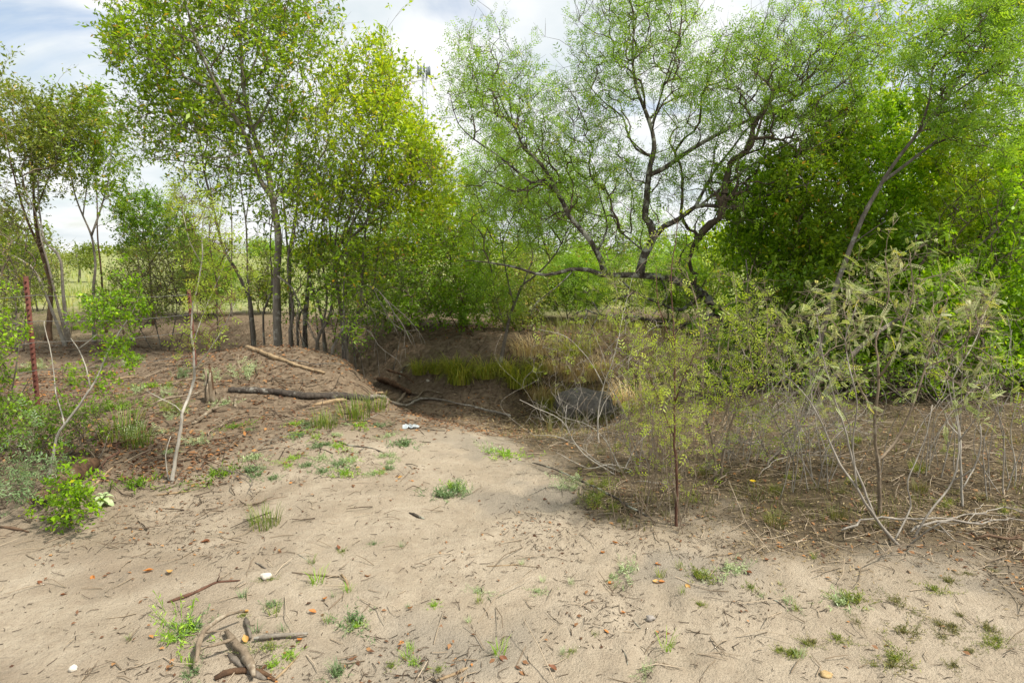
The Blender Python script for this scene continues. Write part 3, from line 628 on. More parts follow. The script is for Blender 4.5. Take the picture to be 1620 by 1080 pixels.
# dense bush behind the creek
plant('bank_bush', 'dense deep-green bush overhanging the far creek bank at centre', 'bush', (730, 520),
      [([(730, 522, 0), (728, 480, 0), (720, 440, 0), (705, 400, 0), (690, 360, 0)], .06, .014), ([(728, 480, 0), (750, 440, .2), (770, 400, .3), (775, 360, .3)], .04, .01), ([(724, 460, 0), (680, 430, -.2), (640, 410, -.3)], .035, .01), ([(700, 522, .3), (680, 480, .3), (650, 450, .3)], .03, .01, 'g')],
      [(690, 380, 70, 50, 0, 1.1, 210), (740, 410, 60, 55, 0, 1.1, 190), (660, 430, 60, 45, -.2, .9, 140), (740, 465, 50, 36, .1, .8, 110), (690, 465, 55, 35, 0, .9, 110), (745, 490, 55, 26, 0, .7, 90), (675, 488, 55, 24, -.1, .7, 80), (790, 450, 40, 45, .2, .7, 60), (720, 340, 55, 35, .2, .9, 90), (620, 400, 45, 50, 0, .8, 80)],
      'broad', L_BROAD, B_BROWN, B_TWIG, d=11.8, micro=(5, .22, 8), leaf_size=.055)
plant('bank_bush', 'smaller lime-tinted bush beneath the crown of the lime-green tree', 'bush', (610, 510),
      [([(610, 512, 0), (604, 470, 0), (596, 430, 0), (600, 390, 0)], .045, .012), ([(604, 470, 0), (630, 440, .1), (645, 420, .1)], .028, .008)],
      [(600, 400, 55, 50, 0, .9, 130), (625, 440, 45, 36, 0, .8, 80), (570, 430, 40, 40, 0, .8, 60)], 'broad', L_BROAD, B_BROWN, B_TWIG, d=12.4, micro=(4, .22, 7), leaf_size=.055)

plant('bank_bush', 'shaded dark bush growing among the stems of the lime-green tree', 'bush', (505, 545),
      [([(505, 548, 0), (500, 500, 0), (492, 460, 0)], .03, .01), ([(515, 545, .1), (535, 500, .1), (550, 460, .1)], .025, .008, 'g'), ([(490, 545, .1), (470, 500, .1), (462, 470, .1)], .02, .008, 'g')],
      [(505, 430, 50, 45, 0, .8, 60), (550, 460, 45, 55, 0, .7, 50), (470, 480, 40, 50, 0, .7, 36), (590, 440, 45, 50, 0, .8, 36)], 'broad', L_DARK, B_BROWN, B_MESQ, d=10.5, micro=(4, .22, 7), leaf_size=.055, keep=.3)
plant('brush_thicket', 'bare dark brush hanging over the far creek bank under the lime-green tree', 'shrub', (600, 545),
      [([(600, 548, 0), (590, 510, 0), (570, 480, 0)], .02, .006), ([(620, 545, .1), (640, 505, .1), (650, 470, .1)], .02, .006, 'g'), ([(580, 550, -.2), (560, 520, -.2), (545, 500, -.2)], .018, .006, 'g')],
      [(600, 490, 60, 45, 0, .7, 90), (560, 530, 40, 36, -.2, .5, 40), (650, 480, 40, 40, 0, .6, 40)], 'small', L_DARK, B_GREY, B_TWIG, d=10.3, micro=(4, .28, 3), leaf_size=.04, twig_r=.0026, min_len=.05, droop=.15, keep=.7)
for k, (px, dd, w, lab) in enumerate([(650, 11.0, 60, 'low dark shrub overhanging the far bank, left of the dense centre bush'), (740, 10.9, 60, 'low dark shrub overhanging the far bank under the dense centre bush'), (830, 11.1, 55, 'low dull shrub on the far bank right of the small crooked mesquite')]):
    plant('bank_shrub', lab, 'shrub', (px, 515), [([(px, 515, 0), (px - 5, 490, 0), (px - 12, 465, 0)], .025, .008), ([(px + 10, 515, .1), (px + 25, 485, .1)], .02, .007, 'g'), ([(px - 12, 515, 0), (px - 32, 490, -.1)], .02, .007, 'g')],
          [(px, 478, w, 30, 0, .6, 120), (px - 15, 505, w * .8, 18, -.3, .5, 60)], 'small', (L_DARK, L_DARK, L_DULL)[k], B_BROWN, B_TWIG, d=dd, micro=(4, .22, 6), leaf_size=.05, min_len=.05, droop=.12, keep=.5, group='low shrubs on the far bank')
# small mesquite in the creek bed and one behind it
plant('small_mesquite_tree', 'small crooked mesquite growing from the creek bed left of the big limb', 'tree', (790, 575),
      [([(790, 578, 0), (800, 530, 0), (808, 495, 0), (818, 470, 0), (824, 452, 0), (840, 440, -.1), (858, 425, -.2), (880, 400, -.3), (895, 370, -.4)], .055, .012),
       ([(812, 482, 0), (806, 455, .1), (798, 415, .1), (795, 385, .1), (805, 355, .1), (812, 340, .1)], .03, .008), ([(818, 468, 0), (835, 430, .2), (843, 405, .3), (835, 370, .3), (838, 345, .3)], .026, .007),
       ([(800, 525, 0), (790, 490, -.1), (782, 460, -.2), (778, 430, -.2)], .014, .006)],
      [(800, 330, 60, 55, .1, 1.0, 150), (850, 370, 60, 50, -.1, 1.0, 130), (770, 400, 42, 50, 0, .8, 80), (790, 470, 40, 50, 0, .7, 70), (900, 340, 50, 50, -.3, .9, 80)],
      'feather', L_FEATHER, B_GREY, B_MESQ, d=9.7, micro=(4, .2, 5), leaf_size=.085, leaf_up=.4)
plant('mesquite_tree', 'pale feathery mesquite filling the gap behind the creek at centre', 'tree', (880, 480),
      [([(880, 482, 0), (875, 430, 0), (860, 380, 0), (840, 330, 0), (810, 290, 0)], .08, .015), ([(874, 425, 0), (900, 370, .4), (925, 330, .5), (940, 290, .5)], .05, .012), ([(860, 380, 0), (850, 330, 0), (860, 280, 0)], .035, .01)],
      [(790, 290, 65, 60, 0, 1.6, 160), (860, 310, 80, 60, 0, 1.6, 190), (940, 340, 75, 65, .3, 1.5, 170), (860, 400, 100, 46, 0, 1.4, 140), (1000, 380, 70, 50, .5, 1.4, 110), (750, 350, 40, 50, 0, 1.1, 60)],
      'feather3', L_FEATHER, B_GREY, B_TWIG, d=15.0, micro=(4, .3, 5), leaf_size=.14, leaf_up=.4, twig_r=.003)
# the big mesquite
plant('big_mesquite_tree', 'big spreading mesquite with black lichen-spotted limbs right of centre', 'tree', (1180, 600),
      [([(1180, 602, 0), (1165, 555, 0), (1148, 515, 0), (1128, 480, -.1), (1100, 456, -.2), (1060, 442, -.3), (1010, 436, -.4), (955, 436, -.5), (930, 428, -.5), (900, 430, -.5), (862, 437, -.5), (825, 428, -.5), (790, 418, -.4), (735, 412, -.4)], .115, .008),
       ([(1008, 436, -.4), (1018, 405, -.4), (1032, 378, -.4), (1026, 352, -.4), (1019, 345, -.4), (1022, 312, -.4), (1025, 278, -.4), (1030, 248, -.4), (1033, 222, -.4), (1026, 190, -.3), (1012, 155, -.2), (1002, 120, -.1), (1000, 70, -.1), (1010, 10, 0), (1015, -40, 0)], .085, .010),
       ([(956, 436, -.5), (944, 400, -.5), (925, 372, -.6), (900, 340, -.6), (882, 305, -.7), (866, 275, -.8), (845, 250, -.8), (828, 236, -.9), (815, 205, -1.0), (796, 170, -1.1), (780, 120, -1.2)], .062, .008),
       ([(1032, 375, -.4), (1050, 358, -.5), (1075, 345, -.6), (1100, 326, -.7), (1130, 324, -.8), (1160, 326, -.8), (1200, 312, -.9), (1240, 300, -1.0), (1300, 285, -1.1)], .06, .008),
       ([(1028, 280, -.4), (1048, 268, -.5), (1081, 244, -.6), (1120, 220, -.7), (1156, 200, -.7), (1200, 182, -.8), (1230, 168, -.9), (1280, 130, -1), (1340, 75, -1), (1400, 20, -1)], .048, .006),
       ([(1095, 328, -.7), (1115, 300, -.5), (1140, 260, -.4), (1175, 215, -.3), (1210, 170, -.3), (1240, 110, -.3)], .034, .006),
       ([(1110, 322, -.7), (1150, 290, -.8), (1190, 260, -.9), (1240, 230, -1.0), (1310, 190, -1.1), (1380, 160, -1.1)], .03, .006),
       ([(1024, 245, -.4), (1005, 235, -.2), (990, 205, -.1), (985, 185, 0), (960, 165, .1), (935, 140, .2), (915, 105, .2)], .03, .006),
       ([(1031, 195, -.3), (1045, 150, -.5), (1062, 95, -.6), (1085, 45, -.7), (1115, 0, -.7)], .026, .006), ([(1026, 188, -.3), (1050, 165, -.1), (1090, 148, 0), (1150, 135, .1)], .024, .006),
       ([(882, 305, -.7), (860, 285, -.8), (841, 289, -.8), (812, 265, -.9), (785, 244, -.9), (750, 220, -1.0), (725, 195, -1.1), (712, 150, -1.1)], .03, .006),
       ([(944, 398, -.5), (960, 360, -.2), (950, 315, -.1), (940, 270, 0), (925, 230, 0)], .024, .006), ([(1015, 395, -.4), (985, 370, -.2), (970, 345, 0), (955, 300, 0)], .022, .006),
       ([(1110, 462, -.2), (1080, 490, -.3), (1040, 478, -.4), (1005, 462, -.5), (985, 445, -.6)], .05, .014),
       ([(1135, 495, -.1), (1095, 515, -.3), (1040, 510, -.5), (990, 500, -.6), (950, 498, -.7), (925, 490, -.7), (905, 500, -.7)], .05, .01),
       ([(945, 498, -.7), (930, 465, -.7), (920, 455, -.7)], .02, .008), ([(1002, 460, -.5), (965, 480, -.6), (938, 515, -.7), (930, 545, -.7)], .022, .008), ([(1045, 442, -.3), (1055, 470, -.4), (1032, 500, -.5), (1038, 540, -.5)], .02, .008), ([(905, 430, -.5), (880, 455, -.6), (850, 478, -.6), (838, 500, -.6)], .018, .007), ([(1085, 450, -.2), (1075, 420, -.4), (1085, 390, -.5), (1120, 370, -.5)], .022, .008), ([(930, 492, -.7), (920, 520, -.8), (918, 545, -.8)], .02, .008)],
      [(780, 150, 75, 75, -1.0, 1.1, 190), (830, 215, 80, 60, -.8, 1.1, 150), (740, 180, 40, 50, -1.0, .8, 60), (960, 90, 65, 95, 0, 1.2, 230), (1040, 70, 85, 90, -.3, 1.3, 260), (1010, 0, 110, 60, -.2, 1.2, 150), (940, 190, 75, 60, 0, 1.2, 150), (1090, 160, 75, 65, -.3, 1.2, 180), (1180, 140, 80, 75, -.6, 1.2, 250),
       (1260, 110, 90, 70, -.9, 1.1, 260), (1350, 90, 70, 75, -1.0, 1.0, 160), (1230, 200, 90, 50, -.8, 1.1, 170), (1330, 180, 70, 50, -1.0, 1.0, 110), (920, 270, 80, 50, -.2, 1.1, 130), (1000, 300, 85, 50, 0, 1.1, 110), (1150, 260, 80, 45, -.5, 1.0, 100), (870, 250, 60, 60, -.5, 1.0, 70), (980, 380, 70, 40, -.2, .9, 60), (1100, 400, 60, 50, -.3, .8, 60), (940, 470, 60, 35, -.6, .7, 40), (800, 300, 80, 50, -.5, 1.0, 90), (880, 340, 80, 50, -.3, 1.0, 90), (1180, 330, 80, 50, -.8, .9, 90), (1080, 300, 80, 60, -.4, 1.0, 90), (1300, 240, 70, 50, -1.0, .8, 80), (760, 330, 60, 40, -.4, .8, 40), (1060, 470, 60, 40, -.3, .6, 40)],
      'feather', L_FEATHER, B_DARK, B_MESQ, d=8.6, micro=(3, .22, 6), leaf_size=.075, leaf_up=.4, sides=10, rs=.70, wiggle=.05, twig_r=.0024, bf=.22)
MGS = 'shrubs in the middle distance'
for (px, dd, top, w, leaf_, mat, lab) in [(420, 14.5, 455, 40, 'small', L_DULL, 'low dull shrub behind the tall pale trunk'), (330, 14, 430, 45, 'feather3', L_FEATHER, 'feathery pale shrub behind the second fence post'), (580, 14.5, 430, 55, 'small', L_DULL, 'dull shrub behind the pale dead branch'), (900, 12.6, 440, 60, 'feather3', L_FEATHER, 'feathery shrub under the thin end of the big limb'),
        (985, 13.0, 455, 60, 'small', L_DULL, 'dull twiggy shrub seen under the big limb'), (1060, 12.2, 430, 60, 'feather3', L_FEATHER, 'feathery shrub below the mesquite fork'), (840, 13.6, 455, 50, 'small', L_DULL, 'twiggy shrub behind the small crooked mesquite'), (60, 15, 420, 50, 'small', L_DULL, 'dull shrub behind the first fence post'), (10, 13, 400, 60, 'small', L_BROAD, 'green shrub at the far left edge beyond the fence'), (1120, 11.5, 440, 60, 'small', L_BROAD, 'green shrub behind the big mesquite trunk base')]:
    y0 = ray(px, 500); gx_ = at(px, 480, dd)[0]; gz = hz(gx_, dd); by = 540 - FPX * math.tan(math.atan2(gz - CAM_H, dd) + PITCH)
    plant('distant_shrub', lab, 'shrub', (px, by), [([(px, by, 0), (px - 4, (by * 2 + top) / 3, 0), (px + 3, (by + top * 2) / 3, 0)], .03, .008), ([(px + 6, by, .2), (px + w * .4, (by + top) / 2, .2)], .02, .006, 'g'), ([(px - 6, by, .1), (px - w * .4, (by + top) / 2, .1)], .02, .006, 'g')],
          [(px, (by + top) / 2 - 8, w, (by - top) / 2, 0, .8, 170), (px + w * .3, top + 18, w * .6, 22, 0, .7, 40)], leaf_, mat, B_GREY, B_GREY, d=dd, micro=(5, .26, 5), leaf_size=.05 if leaf_ == 'small' else .1, min_len=.1, group=MGS, twig_r=.003, keep=.4)
# vivid dense shrubs on the right
VG = 'dense green shrubs on the right'
def vivid(label, base, d, bl, mat=L_VIVID, ls=.050, n=1.0):
    x0, y0 = base
    lim = [([(x0, y0, 0), (x0 - 8, y0 - 70, 0), (x0 + 5, y0 - 150, 0), (x0, y0 - 230, 0)], .05, .012), ([(x0 + 10, y0, .2), (x0 + 40, y0 - 80, .2), (x0 + 50, y0 - 170, .2)], .035, .01, 'g'), ([(x0 - 10, y0, .1), (x0 - 50, y0 - 70, .1), (x0 - 60, y0 - 150, .1)], .035, .01, 'g')]
    plant('dense_shrub', label, 'shrub', base, lim, [(a, b, c, e, f, g, int(h * n)) for a, b, c, e, f, g, h in bl], 'small', mat, B_GREY, B_TWIG, d=d, micro=(5, .17, 9), leaf_size=ls, min_len=.3, group=VG, keep=.50, twig_keep=.1)
vivid('vivid green shrub directly behind the big mesquite trunk', (1215, 585), 8.4, [(1200, 350, 60, 50, 0, .9, 120), (1220, 410, 70, 55, 0, .9, 150), (1180, 400, 40, 50, 0, .8, 80), (1210, 490, 60, 50, 0, .8, 120)])
vivid('vivid green shrub left of the leaning grey trunk', (1305, 590), 7.9, [(1290, 310, 75, 60, 0, .9, 160), (1300, 390, 75, 60, 0, .9, 170), (1290, 470, 75, 55, 0, .8, 140), (1340, 260, 50, 45, .1, .8, 80), (1250, 290, 40, 40, .1, .8, 60), (1300, 540, 80, 40, 0, .7, 80)], L_BROAD, .05)
vivid('tall vivid green shrub just right of the leaning grey trunk', (1425, 595), 7.9, [(1410, 300, 75, 75, 0, 1.0, 170), (1440, 390, 80, 65, 0, .9, 180), (1410, 470, 80, 55, 0, .9, 150), (1390, 220, 55, 50, .2, .8, 70), (1420, 545, 80, 40, 0, .7, 80)])
vivid('yellow-tinged green shrub between the two leaning trunks', (1520, 600), 7.6, [(1530, 320, 80, 75, 0, 1.0, 180), (1540, 410, 80, 65, 0, .9, 170), (1520, 490, 80, 55, 0, .9, 130), (1500, 250, 60, 50, .2, .9, 80), (1540, 550, 70, 40, 0, .7, 70)], L_LIME, .042)
vivid('deep green shrub at the far right edge', (1620, 620), 7.0, [(1625, 470, 90, 80, 0, .9, 200), (1610, 560, 90, 50, 0, .8, 130), (1640, 370, 80, 70, 0, .9, 150), (1640, 270, 80, 60, .2, .9, 100)])
vivid('low dark green shrub under the leaning trunks', (1400, 625), 7.4, [(1370, 560, 80, 50, 0, .7, 130), (1470, 575, 80, 50, 0, .7, 140), (1310, 580, 60, 45, 0, .7, 90), (1560, 590, 80, 45, 0, .7, 110)], L_DARK, .044)
vivid('yellow-green shrub wall below the second leaning trunk', (1560, 640), 6.6, [(1560, 470, 80, 60, 0, .7, 120), (1500, 550, 80, 60, 0, .7, 130), (1590, 580, 70, 50, 0, .7, 110), (1440, 520, 60, 60, .3, .6, 80), (1400, 590, 70, 36, .3, .5, 70), (1480, 610, 70, 30, 0, .5, 60)], L_VIVID, .044)
vivid('green shrub in deep shade behind the two-stemmed seedling', (1180, 640), 7.4, [(1190, 560, 60, 50, 0, .6, 100), (1250, 565, 70, 50, 0, .6, 110), (1300, 510, 50, 50, .2, .6, 60), (1160, 600, 60, 36, 0, .5, 60)], L_DARK, .044)
plant('yellow_leaf_tree', 'thin tree with scattered yellow leaves above the vivid shrubs', 'tree', (1390, 560),
      [([(1390, 560, 0), (1380, 450, 0), (1370, 350, 0), (1368, 250, 0), (1360, 150, 0), (1350, 60, 0)], .05, .012), ([(1368, 260, 0), (1400, 200, .2), (1430, 120, .3), (1440, 40, .3)], .03, .008)],
      [(1370, 150, 60, 60, 0, .9, 90), (1430, 70, 55, 65, .2, .9, 90), (1400, 220, 60, 50, .1, .9, 80), (1350, 40, 60, 45, 0, .9, 60)], 'broad', L_LIME, B_GREY, B_TWIG, d=9.4, micro=(3, .22, 6), leaf_size=.055)
# leaning feathery trees at right
plant('leaning_tree', 'grey trunk leaning right to a feathery crown at the top right', 'tree', (1275, 600),
      [([(1275, 602, 0), (1300, 520, 0), (1320, 460, 0), (1345, 395, 0), (1365, 345, 0), (1390, 300, 0), (1415, 262, -.1), (1455, 210, -.2), (1495, 160, -.3), (1530, 110, -.3), (1560, 60, -.3), (1590, 0, -.3)], .07, .01),
       ([(1400, 285, 0), (1440, 255, .1), (1490, 215, .2), (1530, 165, .3), (1580, 115, .3), (1640, 70, .3)], .036, .008), ([(1455, 210, -.2), (1470, 160, -.4), (1475, 110, -.5), (1490, 60, -.5)], .025, .006),
       ([(1350, 385, 0), (1385, 360, -.2), (1400, 350, -.3)], .016, .006), ([(1500, 155, -.3), (1550, 120, -.4), (1600, 90, -.5)], .02, .006)],
      [(1560, 60, 80, 75, -.3, .9, 230), (1480, 110, 60, 60, -.3, .8, 120), (1600, 140, 70, 60, .1, .9, 170), (1520, 190, 70, 50, 0, .8, 110), (1620, 10, 70, 70, -.2, .9, 130), (1570, 230, 75, 45, .1, .8, 90)],
      'feather', L_FEATHER, B_GREY, B_MESQ, d=6.6, micro=(3, .18, 6), leaf_size=.075, leaf_up=.5, bf=.2, sides=9, keep=.30, twig_keep=.35)
plant('leaning_tree', 'second grey trunk leaning right, crossing the shrubs at the right edge', 'tree', (1270, 690),
      [([(1270, 692, 0), (1300, 630, .1), (1340, 570, .2), (1395, 525, .4), (1450, 488, .6), (1505, 432, .8), (1545, 385, .9), (1575, 335, 1.0), (1620, 275, 1.0), (1670, 220, 1.0)], .05, .012),
       ([(1500, 436, .8), (1540, 395, .6), (1580, 360, .5), (1620, 300, .5)], .03, .01), ([(1470, 470, .6), (1520, 450, .4), (1580, 440, .3), (1640, 430, .3)], .016, .006), ([(1430, 500, .5), (1500, 490, .8), (1560, 470, .9), (1625, 430, .9)], .03, .01)],
      [(1560, 330, 70, 60, .8, .8, 110), (1500, 390, 70, 60, .5, .7, 80), (1600, 400, 50, 60, .6, .7, 70), (1640, 240, 60, 60, 1, .8, 60)], 'pinnate', L_FEATHER, B_GREY, B_MESQ, d=5.9, micro=(3, .16, 3), leaf_size=.07, leaf_up=.5, keep=.16, twig_keep=.3)
print('TRI trees', TRI[0])
# ------------------------------------------------------------------ far things
def far_tree(label, px, d, top, w, mat, group='trees standing in the pasture'):
    x = at(px, 400, d)[0]; b = np.array([x, d, hz(x, d)])
    rg = np.random.default_rng(zlib.crc32(label.encode())); root = empty('pasture_tree', b, label, 'tree', group)
    H = at(px, top, d)[2] - b[2]; W = w * d / FPX
    tr = spline([b - [0, 0, .1], b + [.1 * W, 0, H * .35], b + [0, 0, H * .75]], .4)
    link('trunk', tube_mesh('trunk', [(tr, np.linspace(.035 * H, .01 * H, len(tr)))], 6, b), B_GREY, root)
    n = 8; cen = b + np.stack([rg.uniform(-.7, .7, n) * W, rg.uniform(-.7, .7, n) * W, H * rg.uniform(.45, .9, n)], -1)
    k = 2600; ci = rg.integers(0, n, k); u = unit(rg.normal(size=(k, 3))) * rg.random((k, 1)) ** .5
    pp = cen[ci] + u * np.array([W * .45, W * .45, H * .24]); pp[:, 2] = np.maximum(pp[:, 2], b[2] + .05 * H)
    v, f, rr = scatter_leaves('small', pp, rg.normal(size=(k, 3)), rg.normal(size=(k, 3)) + [0, 0, .7], rg.uniform(.5, 1.2, k) * .075 * (W + H) * .5, np.clip(rg.random(k) * .5 + .4 * rg.random(n)[ci], 0, .92))
    link('crown', new_mesh('crown', v - b, f, rr), mat, root)
for px, d, top, w, mat, lab in [(120, 34, 382, 36, L_DULL, 'small pasture tree far behind the pale Y-forked trunk'), (310, 30, 360, 34, L_DULL, 'pasture bush seen between the dark bush and the leaning trunk'),
        (420, 42, 380, 30, L_FEATHER, 'far pasture tree beside the tall pale trunk'), (570, 28, 372, 45, L_FEATHER, 'feathery pasture tree seen through the lime-green stems'), (660, 24, 330, 60, L_FEATHER, 'feathery tree behind the dense bank bush'),
        (960, 24, 380, 70, L_FEATHER, 'pale feathery tree in the pasture behind the big mesquite'), (1060, 20, 360, 60, L_FEATHER, 'pale feathery tree behind the fork of the big mesquite'), (830, 32, 378, 50, L_DULL, 'dull round tree far behind the creek'),
        (1150, 17, 330, 70, L_LIME, 'light green tree behind the right limb of the big mesquite'), (1480, 15, 240, 90, L_LIME, 'tall light green tree behind the dense right shrubs'), (1300, 15, 250, 80, L_FEATHER, 'feathery tree crown showing above the vivid shrubs'), (30, 22, 330, 60, L_DULL, 'dull green tree at the far left beyond the thicket'),
        (1600, 13, 180, 90, L_LIME, 'light green tree behind the top right crown'), (500, 36, 385, 40, L_DULL, 'dull pasture tree behind the broken stub'), (215, 45, 384, 30, L_DULL, 'distant tree just above the dark bush base')]:
    far_tree(lab, px, d, top, w, mat)
rg = np.random.default_rng(77)
n = 130; tx = rg.uniform(-330, 330, n); ty = 210 + rg.uniform(-15, 40, n); hh_ = rg.uniform(3.0, 6.5, n)
k = 13000; ci = rg.integers(0, n, k); u = unit(rg.normal(size=(k, 3))) * rg.random((k, 1)) ** .4
pp = np.stack([tx[ci] + u[:, 0] * 5, ty[ci] + u[:, 1] * 4, height(tx[ci], ty[ci]) + hh_[ci] * (.5 + .5 * u[:, 2])], -1)
v, f, rr = scatter_leaves('small', pp, rg.normal(size=(k, 3)), rg.normal(size=(k, 3)) + [0, 0, .6], rg.uniform(.9, 1.8, k), rg.random(k) * .9)
o = link('treeline', new_mesh('treeline', v, f, rr), L_DULL); o['kind'] = 'stuff'; tag(o, 'dull green line of far trees along the horizon', 'treeline')
# cell tower
TD = 160.0; tb = at(676, 400, TD); tb[2] = hz(tb[0], TD); ttop = at(676, 104, TD)[2]; H = ttop - tb[2]
steel = flat_mat('hazed_galvanised_steel', st((.36, .40, .43), (.36, .40, .43)), .6); dk = flat_mat('hazed_antenna_grey', st((.15, .18, .20), (.15, .18, .20)), .6)  # distance haze is put into both tower colours as a paler grey-blue
root = empty('cell_tower', tb, 'slim lattice cell tower with antenna panels rising above the trees', 'tower')
leg = []
for a in range(3):
    an = a * 2.094 + .3; p0 = tb + np.array([math.cos(an), math.sin(an), 0]) * 1.5; p1 = tb + np.array([math.cos(an) * .5, math.sin(an) * .5, H - 1.5]); leg.append((p0, p1))
    link('leg', tube_mesh('leg', [(np.linspace(p0, p1, 6), np.full(6, .09))], 6, tb), steel, root)
br = []
for q in range(26):
    t0, t1 = q / 26, (q + 1) / 26
    for a in range(3):
        A_, B_ = leg[a], leg[(a + 1) % 3]
        br.append((np.stack([A_[0] + (A_[1] - A_[0]) * t0, B_[0] + (B_[1] - B_[0]) * t1]), np.full(2, .045)))
link('bracing', tube_mesh('bracing', br, 4, tb), steel, root)
an_ = np.linspace(0, 2 * np.pi, 25); ring = [(np.stack([tb[0] + 1.35 * np.cos(an_), tb[1] + 1.35 * np.sin(an_), np.full(25, ttop - 1.5 + dz)], -1), np.full(25, .06)) for dz in (0, .5)]
ring += [(np.array([[tb[0], tb[1], ttop - 1.5], [tb[0] + 1.35 * math.cos(q), tb[1] + 1.35 * math.sin(q), ttop - 1.5]]), np.full(2, .05)) for q in (0, 1.05, 2.1, 3.14, 4.2, 5.2)]
link('platform', tube_mesh('platform', ring, 4, tb), steel, root)
bx = np.array([[x, y, z] for x in (-1, 1) for y in (-1, 1) for z in (-1, 1)], float); BF = np.array([[0, 1, 3, 2], [4, 6, 7, 5], [0, 4, 5, 1], [2, 3, 7, 6], [0, 2, 6, 4], [1, 5, 7, 3]])
pm = new_mesh('antenna_panel', bx * [.17, .11, 1.0], BF)
for q in range(12):
    a = q * math.pi / 6 + .2; link('antenna_panel', pm, dk, root, (1.5 * math.cos(a), 1.5 * math.sin(a), H - 1.3 + .35 * math.sin(q * 2.3)), (0, 0, a + math.pi / 2))

# ------------------------------------------------------------------ wire fence
rust = bark_mat('rusted_steel', (.065, .024, .017), (.165, .060, .042), (.10, .045, .034), 40, 20, .55, .8, 1)
wire_m = flat_mat('old_fence_wire', st((.13, .13, .12), (.18, .18, .17)), .6)
pA = ground(60, 645); pB = np.array([at(303, 500, 7.7)[0], 7.7, 0]); pB[2] = hz(pB[0], pB[1])
fence = empty('wire_fence', pA, 'barbed wire fence on two rusty steel posts at left', 'fence')
def tpost(b, hgt, lean):
    prof = np.array([(-.021, .0), (.021, .0), (.021, .006), (.005, .008), (.005, .034), (-.005, .034), (-.005, .008), (-.021, .006)])
    v = []; zs = [-.3, hgt]
    for z in zs:
        for q in prof: v.append((q[0] + lean * z, q[1], z))
    f4 = [[i, (i + 1) % 8, 8 + (i + 1) % 8, 8 + i] for i in range(8)]; v = np.array(v); F = [np.array(f4), np.array([[8, 9, 10], [8, 10, 15], [11, 12, 13], [11, 13, 14], [10, 11, 14], [10, 14, 15]])]
    post = link('post', new_mesh('post', v, F), rust, fence, b - pA, (0, 0, .25))
    sm = None
    for z in np.arange(.12, hgt - .03, .052):
        if sm is None: sm = new_mesh('stud', bx * [.0065, .004, .006], BF)
        link('stud', sm, rust, post, (lean * z, -.005, z))
tpost(pA, at(60, 437, pA[1])[2] - pA[2], .012); tpost(pB, at(303, 458, pB[1])[2] - pB[2], -.01)
for za, zb in ((467, 466), (508, 497), (541, 524), (585, 562)):
    A_ = at(60, za, pA[1] - .02); B_ = at(303, zb, pB[1] - .02)
    dv = (B_ - A_); C_ = A_ - dv * 1.6; C_[2] = A_[2] + .04
    pts = np.vstack([np.linspace(C_, A_, 22)[:-1], np.linspace(A_, B_, 22)]); tt = np.concatenate([np.linspace(0, 1, 22)[:-1], np.linspace(0, 1, 22)])
    pts[:, 2] -= .03 * np.sin(tt * np.pi)
    link('wire', tube_mesh('wire', [(pts, np.full(len(pts), .0028))], 4, pA), wire_m, fence)
    barb = []
    for s_ in np.arange(.02, .99, .035):
        p_ = pts[0] + (pts[-1] - pts[0]) * s_; j = int(s_ * (len(pts) - 1)); p_[2] = pts[j][2]
        for q in range(2): w_ = rg.normal(0, .012, 3); barb.append((np.stack([p_ - w_, p_ + w_]), np.full(2, .0016)))
    ob = link('barbs', tube_mesh('barbs', barb, 3, pA, False), wire_m, fence); ob['kind'] = 'stuff'

# ------------------------------------------------------------------ logs, sticks, stump, rocks
def stick(name, label, cat, pts, r0, r1, mat, group=None, lift=0.0, forks=0, sides=8, rough=.17, arch=0.0, wig=.3):
    rg = np.random.default_rng(zlib.crc32(label.encode()))
    g = np.array([ground(*q[:2]) for q in pts])
    p = spline(g, .05); m = len(p); tt = np.linspace(0, 1, m); L = np.linalg.norm(g[-1] - g[0]); r = (r0 + (r1 - r0) * tt) * (.72 if group == 'sticks of the front left pile' else .66)
    r *= 1 + .26 * np.interp(tt * 12, np.arange(13), rg.uniform(-1, 1, 13)); r[0] *= .6; r[-1] *= .5
    w = np.cumsum(rg.normal(0, 1, (m, 2)), axis=0); w -= w[0] + (w[-1] - w[0]) * tt[:, None]
    p[:, :2] += w * wig * .09 * L / math.sqrt(m)
    hs = height(p[:, 0], p[:, 1]); z = hs + r * .75 + lift
    kk = max(3, int(m / 3) | 1); zp = np.pad(z, kk // 2, mode='edge'); z = np.maximum(np.convolve(zp, np.ones(kk) / kk, 'valid')[:m], hs + r * .3)
    p[:, 2] = z + arch * np.sin(tt * np.pi) + arch * .3 * np.sin(tt * 9)
    o0 = p[0].copy(); ch = [(p, r)]
    me = tube_mesh(name, ch, sides, o0, True, rough, rg)
    if not forks: return tag(link(name, me, mat, None, o0), label, cat, group)
    root = empty(name, o0, label, cat, group); link('stem', me, mat, root)
    for k in range(forks):
        j = rg.integers(int(m * .2), m - 2); dv = unit(unit(p[j + 1] - p[j]) * .8 + rg.normal(0, .6, 3) * [1, 1, .35]); ln = rg.uniform(.12, .4) * min(1.2, L)
        q = np.stack([p[j] + dv * ln * s + rg.normal(0, .03 * ln, 3) * (s > 0) for s in np.linspace(0, 1, 6)]); q[:, 2] = np.maximum(q[:, 2], height(q[:, 0], q[:, 1]) + .004)
        link('side_twig', tube_mesh('side_twig', [(q, np.linspace(r[j] * .6, r[j] * .2, 6))], 5, o0, True, .1, rg), mat, root)
    return root
S = 'stick'
stick('fallen_log', 'long dark weathered log lying along the foot of the mound', 'log', [(362, 620), (400, 622), (440, 625), (520, 631), (590, 637)], .066, .056, B_LOG, sides=14, rough=.12, wig=.5)
